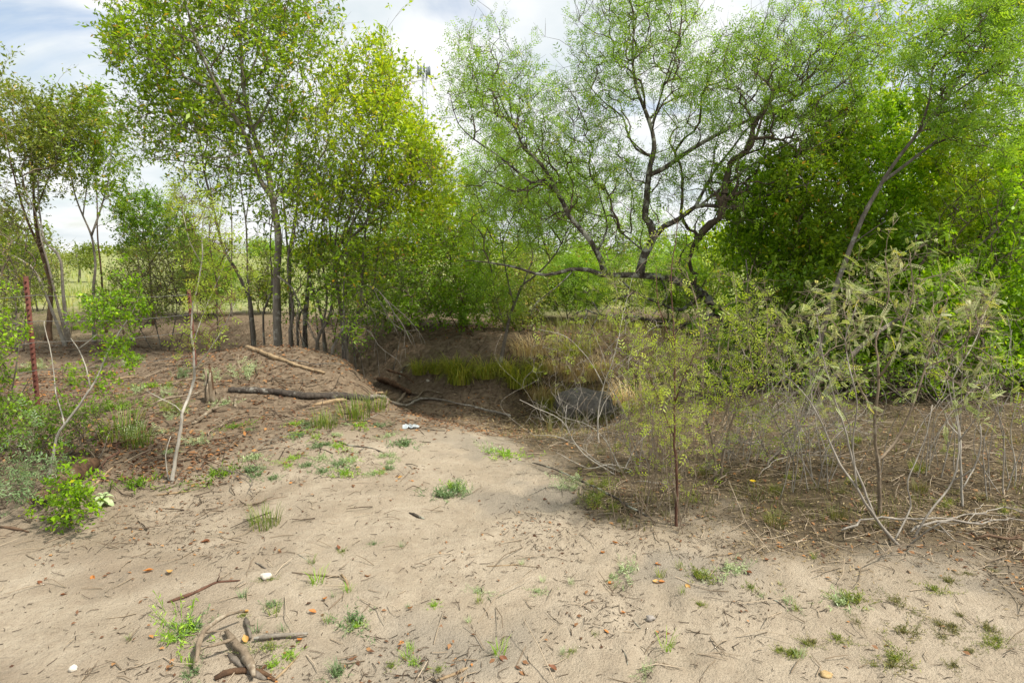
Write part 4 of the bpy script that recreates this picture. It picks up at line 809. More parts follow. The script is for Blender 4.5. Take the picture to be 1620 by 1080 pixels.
stick('pole', 'thin pale grey pole running from the log end toward the creek', 'log', [(585, 634), (660, 642), (735, 648), (808, 665)], .040, .022, B_PALE, lift=.05)
stick('split_log', 'pale split log slanting across the top of the mound', 'log', [(388, 552), (420, 562), (455, 575), (514, 592)], .05, .03, B_WOOD, sides=9, rough=.2)
stick('rotten_log', 'rotten dark-brown trunk piece propped at the creek edge', 'log', [(597, 606), (615, 612), (650, 628)], .085, .05, B_ROT, lift=.05, rough=.22)
stick('rotten_log', 'thinner split piece lying on the rotten trunk piece', 'log', [(612, 602), (638, 612), (655, 624)], .035, .018, B_ROT, lift=.18, rough=.25)
stick('bare_branch', 'short orange-tan barkless branch in front of the dark log', 'branch', [(493, 642), (520, 637), (548, 634)], .026, .034, B_WOOD, rough=.2)
stick('bare_branch', 'tan barkless branch behind the right end of the dark log', 'branch', [(570, 630), (592, 624), (612, 619)], .018, .03, B_WOOD, lift=.03)
stick('broken_stick', 'grey stick crossing over the pale pole, left one', S, [(608, 646), (632, 637), (660, 625)], .026, .03, B_TAN, lift=.04)
stick('broken_stick', 'forked grey stick crossing over the pale pole, right one', S, [(638, 642), (660, 634), (672, 623), (700, 628)], .025, .014, B_TAN, lift=.05, forks=2)
stick('dead_root', 'charred black root poking up from the creek slope', 'root', [(632, 605), (636, 592), (650, 580)], .03, .015, B_DARK, lift=.06)
stick('wood_debris', 'weathered brown root piece slanting left of the dark log', 'driftwood', [(305, 672), (325, 655), (345, 640), (358, 628)], .022, .035, B_TAN, rough=.25, forks=1)
stick('wood_debris', 'short upright-looking brown chunk under the log end', 'driftwood', [(372, 645), (374, 635), (377, 626)], .022, .02, B_TAN, rough=.25)
stick('forked_branch', 'brown forked branch lying below the dark log', 'branch', [(362, 662), (400, 660), (440, 655), (472, 664)], .012, .009, B_TAN, forks=3)
stick('thin_stick', 'straight dry stick across the mound left of the split log', S, [(232, 612), (280, 604), (330, 596)], .012, .009, B_WOOD)
stick('thin_stick', 'thin pale stick standing out on the mound behind the stump', S, [(262, 578), (276, 570), (290, 562)], .012, .010, B_WOOD)
stick('thin_stick', 'pale sawn stick by the base of the pale-barked sapling', S, [(248, 784), (272, 781), (302, 777)], .013, .011, B_WOOD)
stick('thin_stick', 'tan stick on the sand above the grass tuft at left', S, [(376, 802), (410, 797), (455, 785)], .010, .009, B_TAN)
stick('thin_stick', 'dark stick with forked end in front of the pale plastic scrap', S, [(532, 698), (552, 705), (575, 708), (612, 716)], .014, .006, B_DARK, forks=2)
stick('thin_stick', 'pale twig left of the pale plastic scrap', S, [(560, 672), (580, 664), (598, 655)], .007, .006, B_WHITE)
stick('bark_piece', 'dark bark chunk in the middle of the sand', 'bark', [(648, 812), (660, 817), (671, 821)], .016, .014, B_DARK, rough=.3)
stick('red_branch', 'red-brown rough branch lying on the sand at left', 'branch', [(265, 953), (295, 945), (325, 932), (345, 921), (380, 918)], .011, .009, B_RED, forks=1)
stick('dark_branch', 'long dark bare branch slanting down to the front seedling clump', 'branch', [(842, 738), (890, 752), (940, 778), (985, 803), (1030, 828)], .009, .012, B_DARK, lift=.03, forks=3)
for i, (pp_, r, mt) in enumerate([([(165, 745), (200, 705), (238, 690), (262, 662)], .010, B_RED), ([(120, 700), (170, 690), (240, 660), (300, 655)], .008, B_RED), ([(80, 640), (130, 632), (190, 628)], .012, B_BROWN), ([(150, 612), (190, 605), (228, 600)], .02, B_WOOD), ([(60, 600), (100, 603), (150, 598)], .016, B_WOOD), ([(245, 640), (290, 632), (322, 622)], .018, B_TAN),
        ([(430, 600), (470, 606), (520, 602)], .012, B_TAN), ([(330, 690), (370, 668), (395, 655)], .010, B_TAN), ([(400, 720), (440, 700), (480, 690)], .006, B_GREY), ([(290, 720), (330, 735), (350, 760)], .007, B_BROWN), ([(310, 745), (350, 750), (395, 765), (402, 790)], .006, B_GREY), ([(450, 570), (500, 577), (545, 580)], .012, B_GREY)]):
    labs = ['red-brown arching branch left of the sapling foot', 'long thin red-brown branch across the soil behind the sapling', 'brown stick at the foot of the first fence post', 'pale wood slab on the soil behind the leaning white stem', 'pale wood slab beside the first fence post', 'weathered root lying left of the stump', 'tan branch on the mound top behind the log', 'tan slanting stick in front of the stump', 'grey twig in the trodden soil before the log', 'brown twig crossing right of the sapling foot', 'grey curved twig right of the sapling foot', 'grey branch under the stems behind the split log']
    stick('soil_branch', labs[i], 'branch', pp_, r, r * .6, mt, 'branches on the left soil', lift=.01, forks=3, arch=.03, wig=.8)
PG = 'sticks of the front left pile'
stick('pile_stick', 'tan curved stick arching over the front left pile', S, [(312, 1068), (322, 1030), (345, 1010), (388, 986)], .013, .011, B_TAN, PG, .05, forks=1, arch=.03)
stick('pile_stick', 'thick grey-brown stick in the middle of the front left pile', S, [(358, 1006), (375, 1030), (392, 1052), (402, 1078)], .019, .022, B_TAN, PG, .02)
stick('pile_stick', 'short tan stick bridging the front left pile', S, [(330, 1046), (350, 1040), (374, 1032)], .011, .010, B_TAN, PG, .06)
stick('pile_stick', 'grey bark-covered stub at the top of the front left pile', S, [(389, 982), (393, 996), (397, 1014)], .014, .013, B_GREY, PG, .01)
stick('pile_stick', 'pale birch-like stick with orange leaves right of the front pile', S, [(402, 1016), (440, 1012), (488, 1006)], .014, .011, B_PALE, PG, .01, forks=1)
stick('pile_stick', 'dark rotten stick under the front left pile', S, [(340, 1076), (370, 1062), (410, 1066), (435, 1078)], .017, .014, B_ROT, PG)
stick('pile_stick', 'thin bleached stick right of the front pile at the lower edge', S, [(432, 1078), (450, 1060), (474, 1036)], .007, .005, B_WOOD, PG)
stick('pile_stick', 'grey knotty stick lowest in the front left pile', S, [(360, 1035), (380, 1056), (420, 1076)], .014, .018, B_GREY, PG)
for i, (a, b_, c_, r, mt) in enumerate([((390, 912), (396, 896), (403, 881), .005, B_TAN), ((404, 890), (418, 897), (432, 906), .007, B_GREY), ((462, 906), (500, 909), (545, 912), .009, B_TAN), ((540, 910), (548, 920), (552, 932), .012, B_WOOD),
        ((520, 965), (540, 945), (550, 930), .006, B_TAN), ((470, 876), (490, 888), (500, 900), .004, B_DARK), ((690, 1078), (720, 1066), (740, 1056), .011, B_WOOD), ((818, 1050), (825, 1035), (832, 1022), .005, B_TAN), ((983, 1026), (990, 1038), (993, 1052), .006, B_DARK),
        ((1000, 980), (1010, 990), (1018, 1000), .005, B_DARK), ((1085, 996), (1105, 1000), (1128, 1003), .004, B_TAN), ((1215, 946), (1230, 952), (1243, 962), .006, B_DARK), ((770, 896), (800, 894), (830, 892), .005, B_WOOD), ((400, 760), (405, 740), (395, 722), .006, B_GREY),
        ((70, 860), (110, 845), (170, 830), .008, B_TAN), ((130, 780), (155, 762), (180, 738), .014, B_WOOD), ((200, 765), (220, 742), (245, 725), .008, B_RED), ((175, 770), (230, 715), (262, 690), .006, B_RED), ((0, 834), (22, 838), (45, 842), .016, B_BROWN)]):
    labs = ['thin upright-pointing twig by the white stone', 'grey twig pair just right of the white stone', 'brown stick leading right to the curled leaves at front', 'pale gnarled wood knot among the curled leaves', 'slanting twig below the pale wood knot', 'dark twig above the brown stick at front',
            'bleached stick at the bottom edge of the sand', 'thin twig on the sand at the bottom centre', 'dark twig right of the bottom centre grass tuft', 'dark twig left of the small grey stone', 'thin tan twig right of the small grey stone', 'dark twig on the open sand at right', 'pale twig on the grey crust at centre', 'grey twig beside the pale-barked sapling foot',
            'tan stick below the bright green low shrub', 'barkless stick leaning on the hollow log', 'red-brown stick near the leaning white stem', 'long red-brown twig left of the pale-barked sapling', 'brown root emerging at the lower left edge']
    stick('loose_stick', labs[i], S, [a, b_, c_], r, r * .75, mt, 'loose sticks on the sand', sides=6)
RG2 = 'dead limbs on the ground at right'
for i, (pp_, r) in enumerate([([(1330, 848), (1390, 842), (1480, 838), (1560, 828), (1640, 822)], .012), ([(1370, 900), (1430, 888), (1500, 886), (1545, 868)], .008), ([(1440, 850), (1520, 843), (1600, 838), (1650, 846)], .016), ([(1060, 712), (1150, 714), (1250, 712), (1340, 706)], .012),
        ([(1200, 760), (1240, 740), (1290, 735), (1370, 738)], .008), ([(1560, 900), (1590, 880), (1600, 850), (1604, 830)], .009), ([(1540, 862), (1580, 870), (1625, 868)], .02), ([(1130, 770), (1190, 752), (1240, 745)], .009), ([(1000, 772), (1040, 778), (1080, 780)], .007), ([(1300, 740), (1400, 728), (1500, 735), (1580, 726)], .008)]):
    labs = ['long pale dead limb under the front right shrub', 'bleached dead limb lying nearest on the sand at right', 'grey dead limb reaching the right edge', 'long bleached limb lying behind the two middle seedlings', 'grey twiggy limb lying in the litter between the shrubs', 'pale forked twig at the lower right edge', 'thick dark limb piece at the right edge', 'bleached twiggy limb near the yellow flower', 'pale twig at the foot of the front seedling clump', 'thin bleached limb far back in the litter at right']
    stick('dead_limb', labs[i], 'dead branch', pp_, r * .75, r * .35, (B_WHITE, B_TAN)[i % 2] if i != 6 else B_BROWN, RG2, lift=.03, forks=5, arch=.04, wig=.8)
# stump and hollow log
sb = ground(334, 634); rg = np.random.default_rng(5); root = empty('stump', sb, 'splintered upright stump beside the dark log', 'stump')
for k in range(9):
    a = k * 2.4; h_ = [.36, .22, .30, .16, .33, .12, .26, .19, .10][k]; q = .02 + .004 * k
    p_ = sb + np.array([math.cos(a) * q, math.sin(a) * q, 0]); tp = p_ + np.array([rg.normal(0, .012) + .03 * h_, rg.normal(0, .012), h_])
    link('splinter', tube_mesh('splinter', [(np.stack([p_ - [0, 0, .06], p_ * .7 + tp * .3 + rg.normal(0, .006, 3), p_ * .3 + tp * .7 + rg.normal(0, .008, 3), tp]), np.array([.030, .024, .017, .006]))], 6, sb, True, .3, rg), B_TAN if k % 3 else B_ROT, root)
def lump(name, label, cat, px, py, sx, sy, sz, mat, seed, sink=.25, amp=.22, sub=3, group=None, d=None):
    b = ground(px, py) if d is None else np.array([at(px, py, d)[0], d, 0]); b[2] = hz(b[0], b[1])
    import bmesh
    bm = bmesh.new(); bmesh.ops.create_icosphere(bm, subdivisions=sub, radius=1)
    v = np.array([q.co[:] for q in bm.verts]); f = np.array([[l.index for l in q.verts] for q in bm.faces]); bm.free()
    k = 1 + amp * vnoise(v[:, 0] * 1.3 + seed * 3.1, v[:, 1] * 1.3 + v[:, 2], .8, seed) + amp * .45 * vnoise(v[:, 0] * 2 + v[:, 2] * 2.2, v[:, 1] * 2 - v[:, 2], .45, seed + 2)
    v = v * k[:, None] * [sx, sy, sz]; v[:, 2] += sz * (1 - sink * 2)
    return tag(link(name, new_mesh(name, v, f, None, sub > 2), mat, None, b), label, cat, group)
M_EARTH = bark_mat('dark_earth', (.085, .076, .068), (.180, .160, .140), (.17, .14, .11), 14, 6, .6, .95, 1)
M_STONE = bark_mat('pale_stone', (.42, .38, .32), (.62, .58, .50), None, 30, stretch=1)
M_GREYST = bark_mat('grey_stone', (.20, .18, .16), (.33, .30, .27), None, 30, stretch=1)
lump('boulder', 'dark grey earth-covered boulder at the right side of the creek bed', 'boulder', 932, 655, .50, .40, .25, M_EARTH, 3, .3, .20, 4)
lump('stone', 'white stone on the sand by the twigs at front left', 'stone', 421, 914, .027, .020, .016, M_STONE, 1)
lump('stone', 'small grey stone on the open sand right of centre', 'stone', 1029, 979, .021, .016, .012, M_GREYST, 2)
lump('stone', 'yellowish stone at the lower right near the sand edge', 'stone', 1307, 1068, .026, .017, .010, bark_mat('ochre_stone', (.30, .20, .09), (.46, .34, .17), None, 30, stretch=1), 4)
lump('stone', 'white pebble at the lower left edge of the sand', 'stone', 116, 1060, .016, .014, .014, M_STONE, 6)
lump('stone', 'small white pebble on the creek slope', 'stone', 677, 603, .03, .03, .02, M_STONE, 7)
# crumpled scrap
rg = np.random.default_rng(9); g0 = ground(651, 676); k = 16
gxx, gyy = np.meshgrid(np.linspace(-.07, .07, k), np.linspace(-.05, .05, k)); zz = .025 + .022 * vnoise(gxx, gyy, .04, 3) - 2.5 * (gxx ** 2 + gyy ** 2); zz += .012 * vnoise(gxx, gyy, .013, 5); zz = np.maximum(zz, .004)
ii = np.arange(k * k).reshape(k, k); vv = np.stack([gxx + .02 * vnoise(gxx, gyy, .03, 8), gyy + .02 * vnoise(gxx, gyy, .03, 9), zz], -1).reshape(-1, 3)
sc_m, t, out = nodes_of('crumpled_plastic'); p = t.nodes.new('ShaderNodeBsdfPrincipled'); p.inputs['Base Color'].default_value = (.30, .34, .36, 1); p.inputs['Roughness'].default_value = .35; t.links.new(p.outputs[0], out.inputs[0])
tag(link('plastic_scrap', new_mesh('plastic_scrap', np.vstack([vv, vv - [0, 0, .003]]), [np.vstack([np.stack([ii[:-1, :-1], ii[:-1, 1:], ii[1:, 1:], ii[1:, :-1]], -1).reshape(-1, 4), k * k + np.stack([ii[:-1, :-1], ii[1:, :-1], ii[1:, 1:], ii[:-1, 1:]], -1).reshape(-1, 4)])], None, True), sc_m, None, g0), 'crumpled pale bluish plastic scrap on the sand below the pole', 'litter')
# hollow rotting log at left
hb, he = ground(70, 800), ground(140, 745); ax_ = unit(he - hb); sd_ = unit(np.cross(ax_, [0, 0, 1])); up_ = np.cross(sd_, ax_); na_, nl_ = 15, 22
root = empty('hollow_log', hb, 'hollow brown rotting log among the low plants at left', 'log'); rg = np.random.default_rng(12)
for w, (a0, a1, ro, mt, u0, u1) in enumerate([(-.4, 3.3, .065, B_ROT, 0, 1), (3.0, 4.6, .062, B_BROWN, .25, 1.12), (.3, 1.9, .076, B_BROWN, -.12, .55)]):
    A_, U_ = np.meshgrid(np.linspace(a0, a1, na_), np.linspace(u0, u1, nl_)); Ls = np.linalg.norm(he - hb); U2 = U_ + (rg.normal(0, .05, A_.shape[1])[None] * np.abs(U_ - .5) * 2)
    shells = []
    for th in (0, -.014):
        R2 = (ro + th) * (1 + .10 * vnoise(A_ * 2 + w * 7, U_ * 3, .6, 61) + .05 * vnoise(A_ * 6, U_ * 2, .5, 62)) * (.8 + .3 * U_)
        shells.append((hb + (np.cos(A_) * R2)[..., None] * sd_ + (np.sin(A_) * R2 + .05)[..., None] * up_ + (U2 * Ls)[..., None] * ax_).reshape(-1, 3))
    gi = np.arange(na_ * nl_).reshape(nl_, na_); q0 = np.stack([gi[:-1, :-1], gi[:-1, 1:], gi[1:, 1:], gi[1:, :-1]], -1).reshape(-1, 4); N2 = na_ * nl_
    rim = np.concatenate([gi[0], gi[1:, -1], gi[-1, -2::-1], gi[-2:0:-1, 0]]); r2 = np.roll(rim, -1)
    link('shell', new_mesh('shell', np.vstack(shells) - hb, [np.vstack([q0, q0[:, ::-1] + N2, np.stack([rim, rim + N2, r2 + N2, r2], -1)])], None, True), mt, root)
print('TRI objects', TRI[0])
# ------------------------------------------------------------------ near shrubs and seedlings
near = dict(cat='shrub', trunk_name='stem', step=.05, wiggle=.05, sides=6, twig_keep=1.0)
plant('seedling_tree', 'straight red-brown sapling with feathery leaves standing foremost at right', base=(1071, 832),
      limbs=[([(1071, 834, 0), (1072, 760, 0), (1068, 690, 0), (1068, 620, .05), (1066, 510, .1), (1062, 440, .1), (1068, 385, .12), (1072, 350, .15)], .012, .003), ([(1068, 640, 0), (1078, 605, -.05), (1092, 575, -.1), (1108, 545, -.1)], .006, .002), ([(1067, 560, .05), (1050, 510, .1), (1040, 470, .15), (1038, 420, .2)], .005, .002),
             ([(1069, 690, 0), (1050, 650, .05), (1030, 600, .1), (1018, 560, .1)], .005, .002)],
      blobs=[(1085, 610, 50, 100, 0, .35, 30), (1060, 440, 40, 70, .1, .3, 9), (1030, 590, 50, 80, .1, .3, 20)], leaf='feather', lmat=L_SEEDLING, bark=B_RED, twigbark=B_TAN, micro=(3, .09, 4), leaf_size=.042, twig_r=.0011, min_len=.25, leaf_up=.6, keep=0.15, **near)
lim = []
rgs = np.random.default_rng(4)
for k in range(40):
    x0 = 1045 + rgs.normal(0, 30); x1 = x0 + rgs.normal(0, 60); y1 = rgs.uniform(520, 740); o_ = rgs.uniform(-.15, .35)
    lim.append(([(x0, 828, o_), ((x0 * 2 + x1) / 3 + rgs.normal(0, 6), 828 - (828 - y1) * .4, o_), (x1, y1, o_ + rgs.normal(0, .06)), (x1 + rgs.normal(0, 14), y1 - 40, o_ + rgs.normal(0, .06))], rgs.uniform(.0026, .0045), .0012, 'g'))
plant('seedling_clump', 'thicket of thin green upright shoots around the foremost red-brown sapling', base=(1045, 826), limbs=lim,
      blobs=[(1045, 720, 60, 90, .1, .25, 90), (1090, 740, 40, 80, .1, .25, 60), (1010, 650, 50, 80, .2, .25, 45), (1060, 640, 60, 90, .15, .25, 60)], leaf='feather', lmat=L_SEEDLING, bark=B_TAN, twigbark=B_TAN, micro=(3, .07, 4), leaf_size=.036, twig_r=.0010, min_len=.08, leaf_up=.6, keep=0.12, **near)
plant('seedling_tree', 'two-stemmed brown seedling tree fanning out left of the yellow flower', base=(1133, 757),
      limbs=[([(1133, 758, 0), (1127, 700, 0), (1114, 640, 0), (1110, 560, 0), (1102, 490, 0), (1086, 430, 0)], .016, .003), ([(1140, 752, .05), (1150, 690, .05), (1172, 635, .05), (1195, 600, 0), (1215, 560, 0), (1236, 510, 0)], .013, .003, 'g'), ([(1130, 700, 0), (1150, 650, .1), (1160, 600, .1), (1150, 545, .1), (1165, 490, .15), (1160, 430, .15)], .009, .003),
             ([(1165, 645, .05), (1205, 635, -.05), (1245, 610, -.1), (1270, 580, -.1)], .006, .002), ([(1112, 600, 0), (1085, 560, .1), (1060, 520, .1)], .006, .002), ([(1190, 605, 0), (1185, 540, .1), (1180, 470, .1), (1190, 420, .1)], .006, .002), ([(1212, 565, 0), (1215, 500, .1), (1208, 440, .1)], .005, .002)],
      blobs=[(1110, 540, 50, 70, 0, .4, 26), (1190, 520, 60, 80, 0, .4, 60), (1150, 610, 80, 70, 0, .4, 60), (1230, 560, 50, 60, 0, .35, 45), (1080, 600, 50, 60, 0, .35, 35)], leaf='feather', lmat=L_SEEDLING, bark=B_TAN, twigbark=B_TAN, micro=(3, .10, 3), leaf_size=.048, twig_r=.0013, min_len=.35, leaf_up=.6, keep=0.26, **near)
plant('seedling_tree', 'pale grey forked seedling at the foot of the dark boulder', base=(947, 700),
      limbs=[([(947, 700, 0), (946, 655, 0), (954, 610, 0), (968, 570, 0), (978, 530, 0), (990, 480, .1), (1000, 440, .1)], .013, .003), ([(954, 608, 0), (935, 575, 0), (915, 550, 0), (890, 530, 0), (850, 520, 0)], .009, .002), ([(962, 588, 0), (1000, 560, -.1), (1040, 540, -.2)], .007, .002), ([(946, 660, 0), (960, 630, .1), (990, 600, .1), (1010, 570, .1)], .006, .002)],
      blobs=[(985, 500, 50, 70, .1, .4, 36), (900, 560, 50, 40, 0, .4, 18), (1000, 590, 50, 60, 0, .4, 30)], leaf='feather', lmat=L_SEEDLING, bark=B_STEM, twigbark=B_TAN, micro=(3, .11, 3), leaf_size=.048, twig_r=.0016, min_len=.3, keep=0.34, **near)
plant('bare_shrub', 'sprawling bleached leafless shrub arching over the sand below the boulder', base=(985, 748),
      limbs=[([(985, 748, 0), (950, 735, -.05), (925, 718, -.1), (905, 692, -.1), (888, 664, -.1), (850, 646, -.1), (822, 632, -.1)], .008, .002), ([(985, 748, 0), (945, 728, .1), (915, 705, .15), (880, 690, .2), (845, 688, .2)], .007, .002), ([(990, 745, 0), (960, 700, .1), (930, 672, .1), (890, 660, .1)], .006, .002), ([(1000, 745, 0), (965, 735, -.1), (930, 740, -.15), (880, 715, -.2)], .006, .002),
             ([(905, 692, -.1), (895, 668, -.1), (897, 640, -.1)], .004, .002), ([(985, 745, 0), (1010, 700, .05), (1030, 680, .1), (1035, 640, .1)], .006, .002)],
      blobs=[(900, 680, 70, 40, 0, .35, 30), (960, 700, 60, 40, 0, .3, 26)], leaf='feather', lmat=L_SEEDLING, bark=B_STEM, twigbark=B_WHITE, micro=(2, .12, 0), leaf_size=.04, twig_r=.0014, min_len=.1, **near)
plant('fern_leaf_shrub', 'pale-stemmed shrub with drooping fern-like leaves nearest at right', base=(1438, 864),
      limbs=[([(1438, 866, 0), (1405, 842, 0), (1378, 806, 0), (1358, 770, 0), (1332, 735, .05), (1312, 690, .1), (1295, 650, .15), (1270, 618, .2), (1238, 588, .2)], .013, .003), ([(1385, 815, 0), (1366, 770, .05), (1348, 730, .1), (1336, 675, .1), (1318, 620, .15), (1302, 565, .2), (1292, 500, .2)], .009, .003),
             ([(1440, 862, .1), (1470, 810, .1), (1500, 770, .15), (1512, 740, .15), (1515, 680, .2), (1506, 640, .2), (1498, 600, .2)], .009, .003, 'g'), ([(1355, 765, 0), (1350, 700, 0), (1358, 640, 0), (1350, 600, 0), (1340, 540, .1), (1355, 480, .1)], .006, .003), ([(1420, 850, 0), (1440, 800, .1), (1435, 760, .1), (1460, 700, .15), (1475, 640, .2)], .007, .003),
             ([(1515, 700, .2), (1545, 660, .15), (1565, 630, .1)], .005, .002), ([(1505, 765, .15), (1540, 740, .1), (1552, 700, .1), (1550, 670, .1)], .006, .002), ([(1438, 862, 0), (1465, 840, -.1), (1490, 825, -.15)], .010, .004)],
      blobs=[(1290, 530, 60, 80, .2, .35, 16), (1340, 490, 70, 80, .1, .35, 18), (1480, 570, 60, 70, .2, .35, 16), (1330, 610, 70, 70, .1, .3, 16), (1540, 640, 40, 50, .1, .3, 12)], leaf='pinnate', lmat=L_PALE, bark=B_WHITE, twigbark=B_TAN, micro=(2, .10, 5), leaf_size=.055, twig_r=.0014, min_len=.5, leaf_up=.8, droop=.06, keep=0.2, **near)
plant('fern_leaf_shrub', 'brown-stemmed shrub with pale fern-like leaves just behind the nearest right shrub', base=(1392, 812),
      limbs=[([(1392, 814, 0), (1390, 760, 0), (1385, 700, 0), (1385, 655, 0), (1393, 582, 0), (1389, 537, .05), (1398, 505, .1), (1408, 460, .1), (1400, 410, .1)], .016, .004), ([(1390, 730, 0), (1420, 693, .1), (1448, 630, .1), (1465, 580, .15), (1480, 520, .2), (1500, 470, .2)], .012, .004), ([(1392, 600, 0), (1415, 560, -.1), (1430, 510, -.1), (1445, 460, -.1), (1440, 400, -.1)], .008, .003),
             ([(1385, 650, 0), (1355, 600, .1), (1345, 550, .15), (1335, 490, .2)], .007, .003), ([(1465, 580, .15), (1510, 560, .1), (1540, 520, .1), (1565, 480, .1)], .007, .003)],
      blobs=[(1400, 450, 80, 80, .1, .45, 24), (1480, 490, 90, 80, .1, .45, 30), (1550, 520, 70, 70, .1, .4, 22), (1430, 570, 90, 70, 0, .35, 24), (1340, 540, 60, 80, .15, .35, 16), (1570, 600, 50, 60, .1, .3, 12)], leaf='pinnate', lmat=L_PALE, bark=B_TAN, twigbark=B_TAN, micro=(3, .11, 5), leaf_size=.058, twig_r=.0016, min_len=.7, leaf_up=.8, droop=.12, keep=0.22, **near)
plant('fern_leaf_shrub', 'white-stemmed crooked shrub nearest the right edge', base=(1524, 800),
      limbs=[([(1524, 802, 0), (1520, 749, 0), (1517, 690, 0), (1512, 640, 0), (1508, 600, 0), (1524, 570, 0), (1545, 535, .05), (1560, 490, .1)], .010, .003), ([(1524, 770, 0), (1545, 730, .05), (1553, 690, .05), (1548, 650, .05), (1560, 610, .1)], .006, .002), ([(1517, 690, 0), (1500, 670, .1), (1495, 650, .1)], .005, .002), ([(1600, 800, .2), (1608, 740, .2), (1600, 680, .2), (1612, 620, .2)], .006, .002, 'g')],
      blobs=[(1550, 520, 45, 50, .1, .35, 26), (1560, 610, 40, 40, .1, .3, 14), (1520, 600, 30, 40, 0, .3, 10)], leaf='pinnate', lmat=L_PALE, bark=B_STEM, twigbark=B_TAN, micro=(2, .10, 5), leaf_size=.055, twig_r=.0014, min_len=.6, keep=0.12, **near)
plant('bare_shrub', 'tangle of grey leafless twigs behind the yellow flower', base=(1262, 735),
      limbs=[([(1180, 748, -.1), (1215, 735, 0), (1250, 700, .1), (1275, 660, .2), (1290, 620, .3), (1305, 580, .4)], .014, .006), ([(1262, 735, 0), (1240, 690, 0), (1222, 650, 0), (1235, 610, 0)], .007, .002, 'g'), ([(1280, 735, .2), (1300, 690, .2), (1330, 660, .2), (1370, 640, .2)], .007, .002, 'g'), ([(1225, 740, .1), (1205, 700, .1), (1190, 670, .1), (1196, 640, .1)], .006, .002, 'g')],
      blobs=[(1240, 690, 90, 55, 0, .5, 70), (1320, 700, 90, 50, .2, .5, 60), (1180, 720, 60, 36, 0, .4, 34)], leaf='feather', lmat=L_SEEDLING, bark=B_GREY, twigbark=B_WHITE, micro=(3, .16, 1), leaf_size=.04, twig_r=.0017, min_len=.1, droop=.05, keep=0.5, **near)
plant('twig_thicket', 'dense dark thicket of bare twigs under the vivid shrubs', base=(1330, 640),
      limbs=[([(1330, 642, 0), (1320, 600, 0), (1300, 560, 0)], .014, .004), ([(1230, 640, .2), (1220, 600, .2), (1235, 560, .2)], .012, .004, 'g'), ([(1450, 640, .1), (1460, 600, .1), (1440, 570, .1)], .012, .004, 'g'), ([(1150, 640, .2), (1140, 590, .2), (1160, 550, .2)], .012, .004, 'g'), ([(1560, 650, 0), (1550, 620, 0), (1570, 590, 0)], .012, .004, 'g')],
      blobs=[(1300, 600, 90, 36, 0, .6, 46), (1190, 610, 80, 36, .2, .6, 40), (1440, 610, 90, 36, 0, .6, 46), (1560, 630, 70, 30, 0, .5, 24)], leaf='small', lmat=L_DARK, bark=B_GREY, twigbark=B_MESQ, micro=(4, .24, 2), leaf_size=.036, twig_r=.0024, min_len=.05, droop=.05, keep=0.6, **near)
rgs = np.random.default_rng(14)
for (bx0, by0, w0, top, n_, lv, lab) in [(1010, 740, 70, 520, 15, .18, 'airy spray of thin grey stems between the pale seedling and the foremost sapling'), (1185, 735, 80, 500, 16, .22, 'airy spray of grey-brown stems right of the two-stemmed seedling'), (1300, 770, 80, 540, 16, .16, 'airy spray of whitish stems left of the nearest right shrub'),
        (1470, 745, 90, 520, 15, .18, 'airy spray of thin stems behind the brown-stemmed fern shrub'), (1590, 780, 70, 540, 12, .16, 'airy spray of thin stems cut by the right edge'), (890, 690, 60, 540, 7, .08, 'few thin grey stems arching before the boulder')]:
    lim = []
    for k in range(n_):
        x0 = bx0 + rgs.normal(0, w0 * .45); x1 = x0 + rgs.uniform(-1, 1) * w0; y1 = top + rgs.uniform(-20, 110); o_ = rgs.uniform(-.15, .25)
        lim.append(([(x0, by0, o_), (x0 * .6 + x1 * .4 + rgs.normal(0, 18), by0 - (by0 - y1) * .4, o_), (x1 + rgs.normal(0, 10), by0 - (by0 - y1) * .75, o_ + rgs.normal(0, .1)), (x1 + rgs.normal(0, 22), y1, o_ + rgs.normal(0, .1))], rgs.uniform(.003, .006), .0012, 'g'))
    plant('thin_stem_shrub', lab, base=(bx0, by0), limbs=lim, blobs=[(bx0, (by0 + top) / 2 - 30, w0, (by0 - top) * .4, 0, .35, 40)], leaf='feather', lmat=L_SEEDLING, bark=B_WHITE, twigbark=B_WHITE, micro=(2, .10, 4), leaf_size=.044, twig_r=.0014, min_len=.2, group='airy sprays of thin stems', keep=lv, **near)
